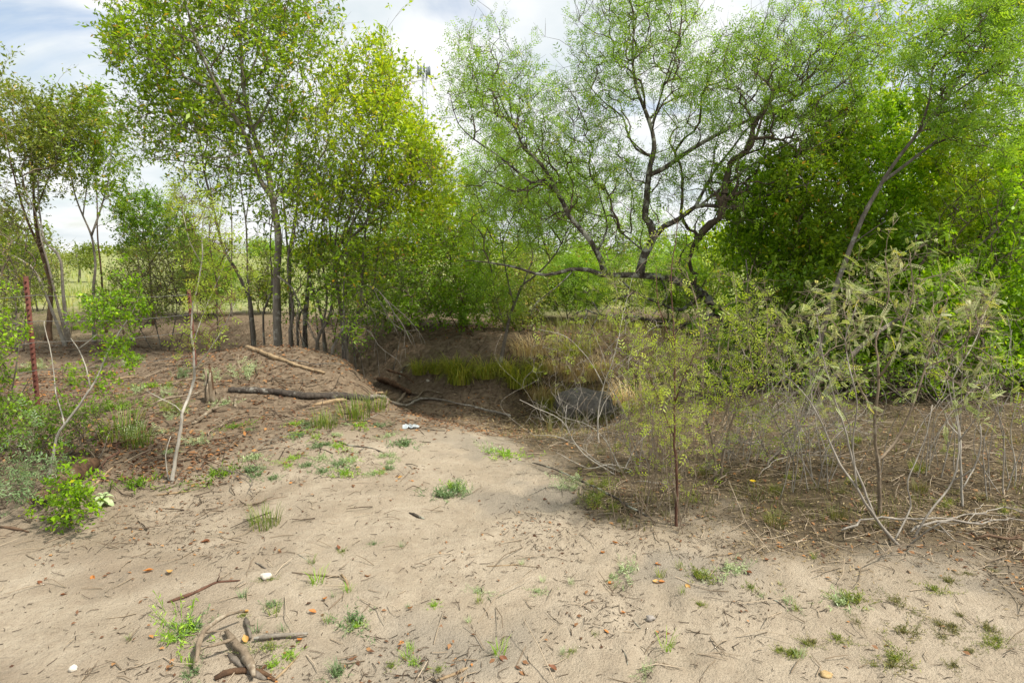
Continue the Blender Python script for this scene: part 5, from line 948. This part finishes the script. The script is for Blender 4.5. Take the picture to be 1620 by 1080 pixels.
# left foreground
plant('leafy_bush', 'small-leaved green bush cut by the left edge before the fence', base=(5, 712),
      limbs=[([(5, 714, 0), (12, 660, 0), (22, 600, 0), (30, 545, 0), (36, 520, 0)], .014, .004), ([(6, 690, 0), (-10, 630, .1), (-15, 560, .1)], .010, .004), ([(14, 650, 0), (35, 620, -.1), (50, 590, -.1)], .008, .003), ([(60, 730, .1), (25, 690, .1), (5, 640, .1)], .009, .003, 'g')],
      blobs=[(5, 550, 36, 42, 0, .35, 70), (-25, 590, 40, 60, 0, .4, 60), (-5, 640, 34, 50, 0, .35, 36)], leaf='small', lmat=L_VIVID, bark=B_GREY, twigbark=B_TWIG, micro=(4, .10, 7), leaf_size=.028, twig_r=.0016, min_len=.3, keep=0.5, **near)
plant('leaning_sapling', 'white leaning stem with fresh leaf clusters crossing before the fence', base=(72, 760),
      limbs=[([(72, 762, 0), (84, 730, 0), (90, 692, 0), (104, 672, 0), (128, 640, 0), (152, 605, 0), (170, 562, .05), (188, 528, .1), (207, 498, .1), (216, 480, .1)], .014, .005), ([(145, 616, 0), (136, 580, -.05), (124, 552, -.05), (112, 535, -.05)], .007, .003), ([(124, 555, -.05), (140, 540, -.05), (154, 528, -.05)], .005, .003), ([(90, 620, .2), (82, 560, .2), (72, 520, .2), (70, 508, .2)], .006, .003)],
      blobs=[(212, 482, 20, 24, .1, .15, 24), (150, 512, 40, 14, 0, .18, 26), (205, 522, 26, 14, .05, .15, 14), (190, 572, 34, 14, .1, .18, 22), (170, 605, 18, 20, 0, .15, 10), (135, 600, 25, 25, 0, .15, 8)], leaf='small', lmat=L_VIVID, bark=B_STEM, twigbark=B_TAN, micro=(3, .06, 8), leaf_size=.023, twig_r=.0014, min_len=.55, keep=0.7, **near)
plant('feathery_sapling', 'slim sapling, white below and red-brown above, hiding the second fence post', base=(270, 762),
      limbs=[([(270, 764, 0), (278, 725, 0), (286, 690, 0), (290, 655, 0), (298, 632, .05), (307, 600, .1), (305, 560, .1), (303, 520, .12), (308, 470, .15), (318, 420, .2), (320, 360, .2), (326, 310, .2)], .017, .003), ([(291, 652, 0), (278, 642, -.05), (258, 632, -.1), (232, 618, -.1)], .006, .002), ([(306, 590, .1), (330, 555, 0), (352, 520, -.05), (372, 480, -.1)], .006, .002), ([(304, 545, .1), (320, 500, .2), (345, 440, .25), (360, 400, .3)], .006, .002),
             ([(268, 762, .03), (262, 720, .03), (270, 690, .03)], .008, .003), ([(318, 420, .2), (300, 380, .1), (290, 340, .1)], .005, .002)],
      blobs=[(325, 400, 45, 80, .2, .35, 60), (340, 500, 45, 60, .1, .3, 46), (300, 340, 40, 40, .15, .3, 22), (370, 440, 30, 50, .2, .3, 20), (315, 560, 25, 25, .05, .2, 8)], leaf='feather', lmat=L_SEEDLING, bark=B_STEM, twigbark=B_RED, micro=(3, .11, 4), leaf_size=.05, twig_r=.0014, min_len=.9, keep=0.36, **near)
plant('low_tangle', 'low tangle of green leaves and pale twigs under the leaning white stem', base=(60, 728),
      limbs=[([(60, 730, 0), (70, 700, 0), (95, 680, 0), (110, 660, 0)], .008, .003), ([(40, 735, 0), (25, 700, 0), (5, 680, 0)], .008, .003, 'g'), ([(100, 735, .1), (125, 705, .1), (150, 690, .1), (155, 670, .1)], .007, .003, 'g'), ([(130, 745, -.1), (160, 720, -.1), (170, 690, -.1)], .006, .002, 'g')],
      blobs=[(30, 690, 60, 30, 0, .5, 80), (90, 695, 55, 36, 0, .45, 80), (140, 680, 45, 36, .1, .4, 44), (20, 655, 40, 26, .3, .4, 26)], leaf='small', lmat=L_DARK, bark=B_WHITE, twigbark=B_TAN, micro=(4, .10, 5), leaf_size=.028, twig_r=.0016, min_len=.08, keep=0.34, **near)
plant('low_shrub', 'bright green low shrub on the sand in front of the hollow log', base=(110, 830),
      limbs=[([(110, 832, 0), (112, 805, 0), (108, 785, 0)], .006, .002), ([(115, 830, 0), (90, 815, 0), (60, 815, -.05)], .005, .002, 'g'), ([(110, 832, 0), (130, 815, 0), (150, 810, 0)], .005, .002, 'g')],
      blobs=[(110, 800, 34, 30, 0, .2, 46), (120, 820, 50, 20, -.05, .2, 46), (70, 828, 28, 12, -.05, .12, 12)], leaf='small', lmat=L_VIVID, bark=B_BROWN, twigbark=B_TWIG, micro=(4, .05, 6), leaf_size=.026, twig_r=.0012, min_len=.02, keep=0.45, **near)
plant('low_shrub', 'blue-green ferny ground shrub at the left edge beside the hollow log', base=(35, 800),
      limbs=[([(35, 802, 0), (40, 775, 0), (30, 755, 0)], .006, .002), ([(60, 800, .1), (80, 770, .1), (90, 750, .1)], .005, .002, 'g'), ([(5, 810, 0), (0, 780, 0), (-10, 760, 0)], .005, .002, 'g')],
      blobs=[(30, 770, 50, 30, 0, .3, 60), (75, 760, 40, 24, .15, .3, 40), (0, 800, 40, 26, -.1, .25, 36)], leaf='feather', lmat=L_BLUE, bark=B_TWIG, twigbark=B_TWIG, micro=(4, .06, 5), leaf_size=.05, twig_r=.0012, min_len=.02, keep=0.14, **near)
# broad-leaved weed: each leaf its own part
b = ground(165, 800); rg = np.random.default_rng(3); root = empty('broad_leaf_weed', b, 'broad-leaved grey-green weed beside the hollow log', 'plant')
ctr = b + np.array([0, 0, .075]); link('stem', tube_mesh('stem', [(np.stack([b - [0, 0, .02], ctr]), np.array([.004, .003]))], 5, b), L_GRAYGREEN, root)
nx, ny = 7, 5; uu, ww = np.meshgrid(np.linspace(0, 1, nx), np.linspace(-1, 1, ny), indexing='ij'); wid = .27 * np.sin(np.pi * np.clip(uu, .02, .985) ** .8) + .01
lv = np.stack([uu, ww * wid, .12 * np.abs(ww) * wid * 2 + .18 * np.sin(uu * 2.2) - .35 * uu ** 2.2], -1).reshape(-1, 3); ii = np.arange(nx * ny).reshape(nx, ny)
lm = new_mesh('leaf', lv, np.stack([ii[:-1, :-1], ii[1:, :-1], ii[1:, 1:], ii[:-1, 1:]], -1).reshape(-1, 4), np.full(nx * ny, .6), True)
for k in range(14):
    a = k * 2.4; tier = k / 14; link('leaf', lm, L_GRAYGREEN, root, (0, 0, .035 + .045 * tier), (rg.normal(0, .15), .45 - 1.0 * tier, a), [(.085 - .05 * tier) * rg.uniform(.85, 1.1)] * 3)

# ------------------------------------------------------------------ grass tussocks and weeds
def blades(rg, n, spread, length, width, bend, segs=4, flat=0.0, rmin=0.0, rmax=.92):
    a = rg.uniform(0, 2 * np.pi, n); r = spread * np.sqrt(rg.random(n)); base = np.stack([r * np.cos(a), r * np.sin(a), np.full(n, -.01)], -1)
    out_ = a + rg.normal(0, .5, n); ln = length * rg.uniform(.5, 1.15, n); bd = bend * rg.uniform(.5, 1.3, n)
    t = np.linspace(0, 1, segs + 1); hor = np.stack([np.cos(out_), np.sin(out_), np.zeros(n)], -1); side = np.stack([-np.sin(out_), np.cos(out_), np.zeros(n)], -1)
    ang = np.pi / 2 - flat - bd[:, None] * t[None] ; dx = np.cumsum(np.cos(ang), 1) - np.cos(ang); dz = np.cumsum(np.sin(ang), 1) - np.sin(ang)
    P_ = base[:, None] + hor[:, None] * (dx * ln[:, None] / segs)[..., None] + np.array([0, 0, 1]) * (dz * ln[:, None] / segs)[..., None]
    P_[..., 2] = np.maximum(P_[..., 2], .002)
    w = width * (1 - t) ** .6 * .5 + .0004; L_, R__ = P_ - side[:, None] * w[None, :, None], P_ + side[:, None] * w[None, :, None]
    v = np.stack([L_, R__], 2).reshape(-1, 3); k = 2 * (segs + 1); j = np.arange(segs) * 2
    f = (np.stack([j, j + 1, j + 3, j + 2], -1)[None] + (np.arange(n) * k)[:, None, None]).reshape(-1, 4)
    return v, f, np.repeat(rg.uniform(rmin, rmax, n), k)
def sprig(rg, n, spread, hgt, kind, ls, per=7):
    a = rg.uniform(0, 2 * np.pi, n); r = spread * np.abs(rg.normal(0, .75, n)) * (1 + .5 * np.cos(a * 2 + rg.uniform(0, 6))) ; b0 = np.stack([r * np.cos(a) * .5, r * np.sin(a) * .5, np.zeros(n)], -1)
    b2 = np.stack([r * np.cos(a), r * np.sin(a), hgt * rg.uniform(.35, 1.1, n)], -1) + rg.normal(0, .15 * spread, (n, 3)) * [1, 1, .1]
    tp = rg.uniform(.15, 1, (n, per)); lb = (b0[:, None] + (b2 - b0)[:, None] * tp[..., None]).reshape(-1, 3); K = len(lb)
    v1, f1, r1 = scatter_leaves(kind, lb, rg.normal(size=(K, 3)) + [0, 0, .3], rg.normal(0, .5, (K, 3)) + [0, 0, 1], ls * rg.uniform(.6, 1.3, K), np.clip(rg.random(K), 0, .9))
    v2, f2 = thin_tubes(np.stack([b0 - [0, 0, .01], b2], 1), np.array([.0012, .0007]))
    return np.vstack([v1, v2]), np.vstack([f1, f2 + len(v1)]), np.concatenate([r1, np.full(len(v2), .3)])
rg = np.random.default_rng(21)
TM = [new_mesh('grass_tussock', *blades(rg, 260, .17, .52, .008, 2.7, 5), True) for _ in range(3)]
TGc = 'grass tussocks in the creek bed'
for i, (px, py, s_) in enumerate([(664, 592, .8), (728, 606, 1.25), (716, 590, .9), (768, 598, 1.0), (822, 612, 1.25), (800, 594, .9), (846, 596, .9), (690, 590, .75)]):
    labs = ['smallest green grass tussock at the left of the creek bed', 'big drooping green tussock nearest in the creek bed', 'grass tussock behind the nearest drooping tussock', 'green tussock at the foot of the small crooked mesquite', 'big yellow-green tussock right of the small crooked mesquite', 'grass tussock behind the big yellow-green tussock', 'pale tussock toward the boulder in the creek', 'grass tussock between the smallest and the nearest drooping one']
    o = link('grass_tussock', TM[i % 3], L_TUSSOCK, None, ground(px, py), (0, 0, i * 1.1), [s_ * .95, s_ * .95, s_ * .95]); tag(o, labs[i], 'grass tussock', TGc)
DM = [new_mesh('dry_grass', *blades(rg, 360, .34, .42, .006, 2.4, 4), True) for _ in range(2)]
for i, (px, py, s_, mt) in enumerate([(885, 645, 1.0, L_TUSSOCK), (858, 628, .8, L_STRAW), (915, 600, 1.0, L_STRAW), (880, 585, 1.0, L_STRAW), (945, 590, .9, L_STRAW), (840, 560, 1.0, L_STRAW), (1010, 640, .9, L_STRAW), (905, 560, 1.0, L_TUSSOCK)]):
    labs = ['olive grass clump on the slope left of the boulder', 'straw-coloured clump left of the olive grass clump', 'tall straw clump behind the boulder', 'straw clump right of the big yellow-green tussock', 'straw clump hanging over the boulder', 'faded straw clump on the far bank behind the tussocks', 'straw clump behind the pale forked seedling', 'yellow-green clump on the far bank behind the boulder']
    me_ = DM[i % 2].copy(); me_.materials.clear(); o = link('dry_grass_clump', me_, mt, None, ground(px, py), (0, 0, i * 1.3), [s_] * 3); tag(o, labs[i], 'grass clump', 'dry grass clumps by the boulder')
WM = {}
for k in range(3):
    WM['g', k] = new_mesh('weed', *blades(rg, 26, .035, .10, .0038, 1.0, 3, .2)); WM['s', k] = new_mesh('weed', *sprig(rg, 40, .11, .030, 'narrow', .020, 8)); WM['f', k] = new_mesh('weed', *sprig(rg, 18, .13, .10, 'feather', .035, 5)); WM['t', k] = new_mesh('weed', *blades(rg, 110, .11, .17, .0042, .9, 3, .1))
WC = {}
def weed(px, py, kind, s_, mat, label, group=None, nm='weed_tuft', cat='weed'):
    k = (kind, int(px) % 3, mat.name)
    if k not in WC: WC[k] = WM[kind, int(px) % 3].copy(); WC[k].materials.clear()
    o = link(nm, WC[k], mat, None, ground(px, py), (0, 0, px * .37), [s_] * 3); return tag(o, label, cat, group)
weed(700, 785, 's', 1.7, L_BLUE, 'larger left half of the green weed patch mid-sand'); weed(735, 780, 'f', 1.0, L_BLUE, 'upright right half of the green weed patch mid-sand'); weed(715, 772, 's', 1.2, L_FRESH, 'bright weed at the back of the mid-sand patch')
weed(420, 832, 't', .8, L_GRASS, 'clump of thin upright grass alone on the sand at left', None, 'grass_tuft', 'grass tuft')
weed(560, 662, 't', 1.5, L_GRASS, 'grey-green grassy clump under the log and pole', None, 'grass_tuft', 'grass tuft'); weed(595, 650, 't', 1.2, L_GRASS, 'wispy grass clump at the crossing sticks', None, 'grass_tuft', 'grass tuft')
weed(515, 675, 't', 1.1, L_GRASS, 'grass clump left of the grey-green grassy clump', None, 'grass_tuft', 'grass tuft'); weed(195, 692, 't', 1.6, L_GRASS, 'tall grass tuft between the leaning white stem and sapling', None, 'grass_tuft', 'grass tuft'); weed(218, 705, 't', 1.0, L_GRASS, 'shorter grass tuft beside the tall one near the sapling', None, 'grass_tuft', 'grass tuft')
weed(285, 597, 'f', 1.5, L_BLUE, 'blue-green bushy weed left of the stump'); weed(392, 592, 'f', 1.7, L_GRAYGREEN, 'grey-green bushy weed on the mound behind the log'); weed(240, 612, 's', 1.5, L_VIVID, 'dark green weed left of the blue-green bushy weed'); weed(120, 520, 's', 2.0, L_VIVID, 'bright weed behind the fence between the posts')
weed(165, 650, 's', 2.2, L_DARK, 'spreading dark weed behind the leaning white stem'); weed(120, 655, 's', 2.0, L_DARK, 'dark weed patch left of the leaning white stem middle'); weed(345, 752, 's', 1.6, L_DARK, 'small leafy weed right of the pale-barked sapling foot'); weed(215, 770, 's', 1.8, L_DARK, 'leafy weed left of the pale-barked sapling foot')
weed(288, 1003, 's', 1.4, L_FRESH, 'flat green weed above the front left stick pile'); weed(305, 995, 's', 1.0, L_BLUE, 'second flat weed beside the one above the stick pile'); weed(502, 922, 'g', 1.0, L_FRESH, 'bright grass sprout by the brown front stick', None, 'grass_tuft', 'grass tuft')
weed(1055, 1025, 'g', .8, L_FRESH, 'bright grass sprout on the open sand right of centre', None, 'grass_tuft', 'grass tuft'); weed(790, 1034, 'g', .8, L_FRESH, 'grass sprout with a brown leaf at bottom centre', None, 'grass_tuft', 'grass tuft'); weed(560, 985, 's', 1.1, L_BLUE, 'green weed pair below the curled leaves')
weed(990, 902, 's', .9, L_GRAYGREEN, 'small pale weed below the front seedling clump'); weed(1105, 912, 's', 1.0, L_DULL, 'dried dark weed right of the orange leaf pair'); weed(1158, 902, 's', 1.0, L_GRAYGREEN, 'pale green weed near the brown leaves at right'); weed(1330, 955, 's', 1.1, L_GRAYGREEN, 'largest weed mat on the right-hand sand'); weed(1345, 950, 's', 1.0, L_DULL, 'dull weed on the far side of the right weed mat')
weed(1430, 1000, 's', .8, L_OLIVE, 'scruffy weed left of the lower right corner'); weed(1415, 1042, 's', .8, L_DULL, 'green weed below the scruffy one in the lower right'); weed(640, 705, 's', 1.7, L_BLUE, 'low weed just below the plastic scrap'); weed(800, 722, 's', 1.7, L_FRESH, 'bright weed at the edge of the sand below the bare shrub'); weed(780, 715, 's', 1.3, L_GRAYGREEN, 'dull weed left of the bright one below the bare shrub'); weed(930, 800, 'f', 1.2, L_DULL, 'grey-green weed left of the front seedling clump'); weed(900, 775, 'f', 1.0, L_GRAYGREEN, 'pale weed at the dark slanting branch'); weed(955, 770, 'f', 1.2, L_DULL, 'dull weed behind the dark slanting branch')
rg = np.random.default_rng(31)
LM = [(421, 912, 'white stone'), (350, 1030, 'front left stick pile'), (440, 1012, 'birch-like stick'), (320, 935, 'red-brown branch'), (500, 922, 'bright grass sprout'), (515, 950, 'pale wood knot'), (420, 830, 'lone grass clump'), (660, 815, 'dark bark chunk'), (715, 780, 'mid-sand weed patch'),
      (1030, 979, 'small grey stone'), (1055, 1022, 'bright sprout at right'), (790, 1034, 'bottom centre sprout'), (1038, 921, 'orange leaf pair'), (1216, 886, 'large brown leaf'), (1330, 952, 'right weed mat'), (1307, 1065, 'yellowish stone'), (1070, 830, 'foremost red-brown sapling'), (1133, 757, 'two-stemmed seedling'), (1190, 775, 'yellow flower'),
      (1438, 864, 'nearest right shrub'), (1524, 800, 'white crooked shrub'), (1392, 812, 'brown-stemmed fern shrub'), (947, 700, 'pale forked seedling'), (651, 676, 'plastic scrap'), (470, 628, 'dark log'), (700, 645, 'pale pole'), (420, 660, 'brown forked branch'), (570, 706, 'dark forked-end stick'), (334, 630, 'splintered stump'),
      (270, 760, 'pale-barked sapling'), (60, 640, 'first fence post'), (128, 640, 'leaning white stem'), (250, 612, 'thin dry stick'), (195, 690, 'tall grass tuft'), (440, 790, 'tan stick'), (985, 748, 'bleached leafless shrub'), (1590, 868, 'thick dark limb piece'), (1500, 885, 'bleached dead limb'), (1150, 713, 'long bleached limb'), (560, 660, 'grey-green grassy clump')]
USED = set()
def where(px, py):
    for k, (lx, ly, nm) in enumerate(sorted(LM, key=lambda q: (q[0] - px) ** 2 + 4 * (q[1] - py) ** 2)[:14]):
        dx, dy = px - lx, (py - ly) * 2
        how = ('left of' if dx < 0 else 'right of') if abs(dx) > abs(dy) * 2 else ('behind' if dy < 0 else 'in front of') if abs(dy) > abs(dx) * 2 else (('behind and left of' if dx < 0 else 'behind and right of') if dy < 0 else ('before and left of' if dx < 0 else 'before and right of'))
        w_ = ('close ' if k == 0 else '') + how + ' the ' + nm
        if w_ not in USED: USED.add(w_); return w_
    return w_
def zone_weeds(n, x0, x1, y0, y1, kinds, mats, sc, label, group):
    for k in range(n):
        kd = kinds[rg.integers(len(kinds))]; px, py = rg.uniform(x0, x1), rg.uniform(y0, y1)
        weed(px, py, kd, sc * rg.uniform(.6, 1.3), mats[rg.integers(len(mats))], label + ' ' + where(px, py), group)
zone_weeds(34, 390, 620, 668, 760, 's', [L_BLUE, L_GRAYGREEN, L_FRESH], 1.0, 'small low weed on trodden soil', 'low weeds below the log')
zone_weeds(30, 180, 700, 860, 1070, 'sg', [L_FRESH, L_BLUE, L_GRASS], .5, 'tiny green sprout on the sand', 'tiny sprouts on the left sand')
zone_weeds(26, 720, 1300, 880, 1070, 'sg', [L_GRAYGREEN, L_GRASS, L_DULL], .45, 'tiny dull sprout on open sand', 'tiny sprouts on the right sand')
zone_weeds(46, 900, 1600, 690, 840, 'tff', [L_DULL, L_OLIVE, L_OLIVE], .5, 'wispy dull tuft in the litter', 'wispy tufts under the right shrubs')
zone_weeds(22, 1250, 1610, 890, 1070, 's', [L_OLIVE, L_DULL, L_OLIVE], .55, 'scruffy dull tuft on dirty sand', 'scruffy tufts lower right')
zone_weeds(30, 20, 370, 560, 720, 'sf', [L_DARK, L_GRAYGREEN, L_GRASS], 1.1, 'low weed on bare soil', 'weeds around the fence')

# ------------------------------------------------------------------ leaves, flower, litter
cup = np.stack([uu, ww * wid * 1.1, .35 * (ww * wid * 2) ** 2 * 2 + .25 * (uu - .5) ** 2 * 2], -1).reshape(-1, 3)
cupm = new_mesh('fallen_leaf', cup, np.stack([ii[:-1, :-1], ii[1:, :-1], ii[1:, 1:], ii[:-1, 1:]], -1).reshape(-1, 4), np.full(nx * ny, .5), True)
M_ORL = [flat_mat('dead_leaf_orange', st((.42, .16, .035), (.42, .16, .035)), .6, .2), flat_mat('dead_leaf_brown', st((.16, .06, .025), (.16, .06, .025)), .6, .15), flat_mat('dead_leaf_ochre', st((.50, .29, .09), (.50, .29, .09)), .6, .2)]
CL = []
for mt in M_ORL: c_ = cupm.copy(); c_.materials.append(mt); CL.append(c_)
for i, (px, py, k, lab) in enumerate([(145, 912, 0, 'orange-brown curled leaf at left on the sand'), (95, 943, 1, 'dark brown leaf at the far left sand'), (62, 920, 1, 'brown leaf nearest the left edge'), (268, 904, 2, 'ochre leaf above the red-brown branch'), (243, 903, 0, 'orange leaf left of the ochre leaf'), (332, 856, 1, 'dark leaf below the lone grass clump'), (500, 970, 0, 'big orange curled leaf under the bright sprout'),
        (512, 948, 0, 'orange leaf on the pale wood knot'), (390, 1018, 2, 'pale orange leaf on the front stick pile'), (428, 1014, 0, 'orange leaf left on the birch-like stick'), (476, 1012, 0, 'orange curled leaf right on the birch-like stick'), (272, 1056, 2, 'yellow-ochre leaf left of the front stick pile'), (392, 970, 2, 'ochre leaf at the top of the front stick pile'), (536, 870, 1, 'dark brown leaf on the sand centre-left'), (583, 913, 0, 'orange leaf left of the small bright tuft'), (955, 876, 0, 'orange leaf under the slanting dark branch end'), (968, 858, 0, 'orange leaf highest of the three near the seedling clump'),
        (1036, 893, 0, 'orange leaf below the foremost sapling'), (1032, 921, 2, 'ochre leaf of the touching orange pair'), (1042, 921, 0, 'orange leaf of the touching orange pair'), (1085, 925, 2, 'yellow-ochre leaf right of the orange pair'), (963, 925, 0, 'small orange leaf left of the orange pair'), (990, 971, 0, 'orange leaf above the small grey stone'), (1216, 886, 1, 'large brown leaf on the sand below the yellow flower'), (1179, 905, 1, 'dark brown yellow-edged leaf left of the large brown leaf'), (880, 1062, 1, 'red-brown leaf at the bottom sprout'), (652, 963, 0, 'orange leaf on the sand at centre'), (790, 1040, 1, 'brown leaf caught in the bottom centre sprout'), (520, 755, 0, 'orange leaf by the small weed at upper sand'), (630, 757, 2, 'ochre leaf pair at the upper sand')]):
    o = link('fallen_leaf', CL[k], None, None, ground(px, py) + [0, 0, .004], (rg.normal(0, .25), rg.normal(0, .25), rg.uniform(0, 6.28)), [rg.uniform(.034, .05)] * 3); tag(o, lab, 'leaf', 'fallen leaves on the sand')
fb = ground(1190, 775) ; fl = empty('yellow_flower', fb, 'single yellow flower in the litter under the right shrubs', 'flower')
link('stem', tube_mesh('stem', [(np.stack([[0, 0, -.01], [.005, 0, .03], [.0, .0, .06]]), np.array([.0015, .0013, .0012]))], 4), L_FRESH, fl)
M_YEL = flat_mat('petal_yellow', st((.75, .42, .01), (.75, .42, .01)), .5, .2); pmz = new_mesh('petal', cup * [1, 1.2, .6], np.stack([ii[:-1, :-1], ii[1:, :-1], ii[1:, 1:], ii[:-1, 1:]], -1).reshape(-1, 4), np.full(nx * ny, .5), True)
for k in range(8): link('petal', pmz, M_YEL, fl, (0, 0, .06), (0, -.3, k * .785), [.024] * 3)
def sow(n, dens, xr, yr, near_pow=1.0):
    out_ = []
    while sum(map(len, out_)) < n:
        m_ = n * 2; y = yr[0] + (yr[1] - yr[0]) * rg.random(m_) ** near_pow; x = rg.uniform(-1, 1, m_) * np.minimum(.95 * y + .6, xr)
        keep = rg.random(m_) < dens(x, y); out_.append(np.stack([x[keep], y[keep]], -1))
    q = np.concatenate(out_)[:n]; return np.column_stack([q, height(q[:, 0], q[:, 1])])
def scatter_twigs(name, label, n, dens, yr, ln, r, mat, npow=1.6, lift=.004):
    p = sow(n, dens, 12, yr, npow); a = rg.uniform(0, 6.28, n); l_ = ln * rg.lognormal(0, .55, n); dv = np.stack([np.cos(a), np.sin(a), np.zeros(n)], -1) * (l_ / 2)[:, None]
    e0, e1 = p - dv, p + dv; e0[:, 2] = height(e0[:, 0], e0[:, 1]) + lift; e1[:, 2] = height(e1[:, 0], e1[:, 1]) + lift + np.abs(rg.normal(0, .12, n)) * l_
    mid = (e0 + e1) / 2 + rg.normal(0, .07, (n, 3)) * l_[:, None]; mid[:, 2] = np.maximum(mid[:, 2], height(mid[:, 0], mid[:, 1]) + lift * .8)
    v, f = thin_tubes(np.stack([e0, mid, e1], 1), np.array([1, .9, .6]) * r)
    o = link(name, new_mesh(name, v, f, np.repeat(rg.random(n), 9)), mat); o['kind'] = 'stuff'; tag(o, label, 'litter'); TRI[0] += 2 * len(f)
M_TWD = flat_mat('litter_twig_dark', st((.030, .022, .016), (.11, .08, .055))); M_TWP = flat_mat('litter_twig_pale', st((.16, .12, .08), (.40, .33, .24)))
open_d = lambda x, y: .10 + .90 * sstep(-.1, .6, vnoise(x, y, .8, 41) + .5 * vnoise(x, y, .25, 42))
scatter_twigs('twig_litter', 'dark broken twig bits scattered over the open sand', 8500, open_d, (1.7, 8), .026, .0017, M_TWD, 1.5)
scatter_twigs('twig_litter', 'longer pale twigs scattered over the ground', 2600, lambda x, y: .3 + .7 * np.maximum(left_soil(x, y), right_litter(x, y)), (1.9, 11), .10, .0026, M_TWP, 1.3, .006)
scatter_twigs('twig_litter', 'bleached twigs thick in the litter under the right shrubs', 2600, lambda x, y: right_litter(x, y), (2.6, 9), .11, .0022, M_TWP, 1.2, .01)
scatter_twigs('twig_litter', 'dark twigs in the soil under the left trees', 3200, lambda x, y: left_soil(x, y), (3.5, 12), .12, .004, M_TWD, 1.1, .008)
def scatter_flakes(name, label, n, dens, yr, size, kind, mat, npow=1.4, tilt=.35):
    p = sow(n, dens, 14, yr, npow); p[:, 2] += .004 + size * .12
    v, f, rr = scatter_leaves(kind, p, rg.normal(size=(n, 3)) * [1, 1, .25], rg.normal(0, tilt, (n, 3)) + [0, 0, 1], size * rg.uniform(.5, 1.5, n), rg.random(n))
    o = link(name, new_mesh(name, v, f, rr), mat); o['kind'] = 'stuff'; tag(o, label, 'litter'); TRI[0] += 2 * len(f)
M_LLIT = leaf_mat('brown_leaf_litter', [(0, (.055, .026, .013)), (.45, (.15, .07, .032)), (.8, (.26, .13, .055)), (.93, (.36, .20, .08)), (1, (.42, .17, .04))], .15, .7, (1, 1, 1), 1.0); M_STRAWL = leaf_mat('straw_litter', [(0, (.08, .055, .028)), (.5, (.19, .14, .07)), (.85, (.34, .26, .14)), (1, (.46, .38, .22))], .1, .8, (1, 1, 1), 1.0)
scatter_flakes('leaf_litter', 'brown leaf litter carpeting the mound and the left bank', 26000, lambda x, y: left_soil(x, y) * (.35 + .65 * sstep(-.3, .5, vnoise(x, y, .7, 44))), (4.2, 13), .036, 'small', M_LLIT, 1.2)
scatter_flakes('leaf_litter', 'sparse brown leaves blown over the open sand', 1800, lambda x, y: open_d(x, y) * (.3 + .7 * (x < .3)), (1.8, 7), .022, 'small', M_LLIT, 1.4)
scatter_flakes('straw_litter', 'tan straw litter covering the ground under the right shrubs', 40000, lambda x, y: right_litter(x, y) * (.4 + .6 * sstep(-.4, .4, vnoise(x, y, .5, 45))), (2.3, 9), .024, 'narrow', M_STRAWL, 1.2)
scatter_flakes('leaf_litter', 'brown leaves scattered under the right shrubs', 5000, lambda x, y: right_litter(x, y), (2.8, 10), .026, 'small', M_LLIT, 1.2)
scatter_flakes('soil_crumbs', 'dark soil crumbs and droppings speckling the sand', 9000, open_d, (1.6, 7), .009, 'small', flat_mat('soil_crumb', st((.06, .045, .033), (.20, .155, .11))), 1.3, .9)
# creek-bed straw and pasture grass
def grass_field(name, label, n, dens, xr, yr, length, width, mat, npow=1.0, bend=.9, k=5, cat='grass'):
    p = sow(n, dens, xr, yr, npow); v0, f0, r0_ = blades(rg, k * 12, .05, length, width, bend, 2, .1); nb = k; vs_ = v0.reshape(12, -1, 3); kk = vs_.shape[1]; ff = f0[:len(f0) // 12]
    ch = rg.integers(0, 12, n); s_ = rg.uniform(.5, 1.4, n); a = rg.uniform(0, 6.28, n); q = vs_[ch]; c_, d_ = np.cos(a)[:, None], np.sin(a)[:, None]
    v = np.stack([(q[..., 0] * c_ - q[..., 1] * d_), (q[..., 0] * d_ + q[..., 1] * c_), q[..., 2]], -1) * s_[:, None, None] + p[:, None]
    f = (ff[None] + (np.arange(n) * kk)[:, None, None]).reshape(-1, 4); tone = np.clip(.5 + .35 * vnoise(p[:, 0], p[:, 1], 1.7, 47) + rg.normal(0, .18, n), 0, 1)
    o = link(name, new_mesh(name, v.reshape(-1, 3), f, np.repeat(tone, kk)), mat); o['kind'] = 'stuff'; tag(o, label, cat); TRI[0] += 2 * len(f)
L_PAST = leaf_mat('pasture_blade', [(0, (.10, .14, .03)), (.5, (.19, .225, .06)), (.8, (.28, .27, .10)), (1, (.40, .33, .17))], .3)
grass_field('pasture_grass', 'pale green grass covering the pasture behind the trees', 5000, lambda x, y: pasture(x, y) * (.25 + .75 * sstep(-.35, .2, vnoise(x, y, 4.0, 48))), 70, (12, 75), .40, .022, L_PAST, 1.5, .8, 5)
grass_field('bank_grass', 'straw and green grass along the right creek bank', 1300, lambda x, y: sstep(.2, 1.0, x) * (1 - sstep(3, 5, x)) * sstep(7.4, 8.2, y), 6, (7.2, 12.5), .20, .006, L_OLIVE, 1.0, 1.2, 6)
scatter_flakes('straw_litter', 'flattened dry straw matting the creek bed', 5000, lambda x, y: np.exp(-((y - np.interp(x, CREEK_X, CREEK_Y) + .3) / .9) ** 2) * sstep(-1.2, 0, x) * (x < 3), (6.6, 11), .055, 'narrow', M_STRAWL, 1.0, .5)
grass_field('undergrowth', 'thin short green-brown grass in the litter at right', 2000, lambda x, y: right_litter(x, y) * sstep(-.1, .4, vnoise(x, y, .6, 49)), 9, (3.0, 9), .06, .0035, L_OLIVE, 1.2, 1.0, 5)
print('TRI all', TRI[0], 'objects', len(bpy.data.objects))
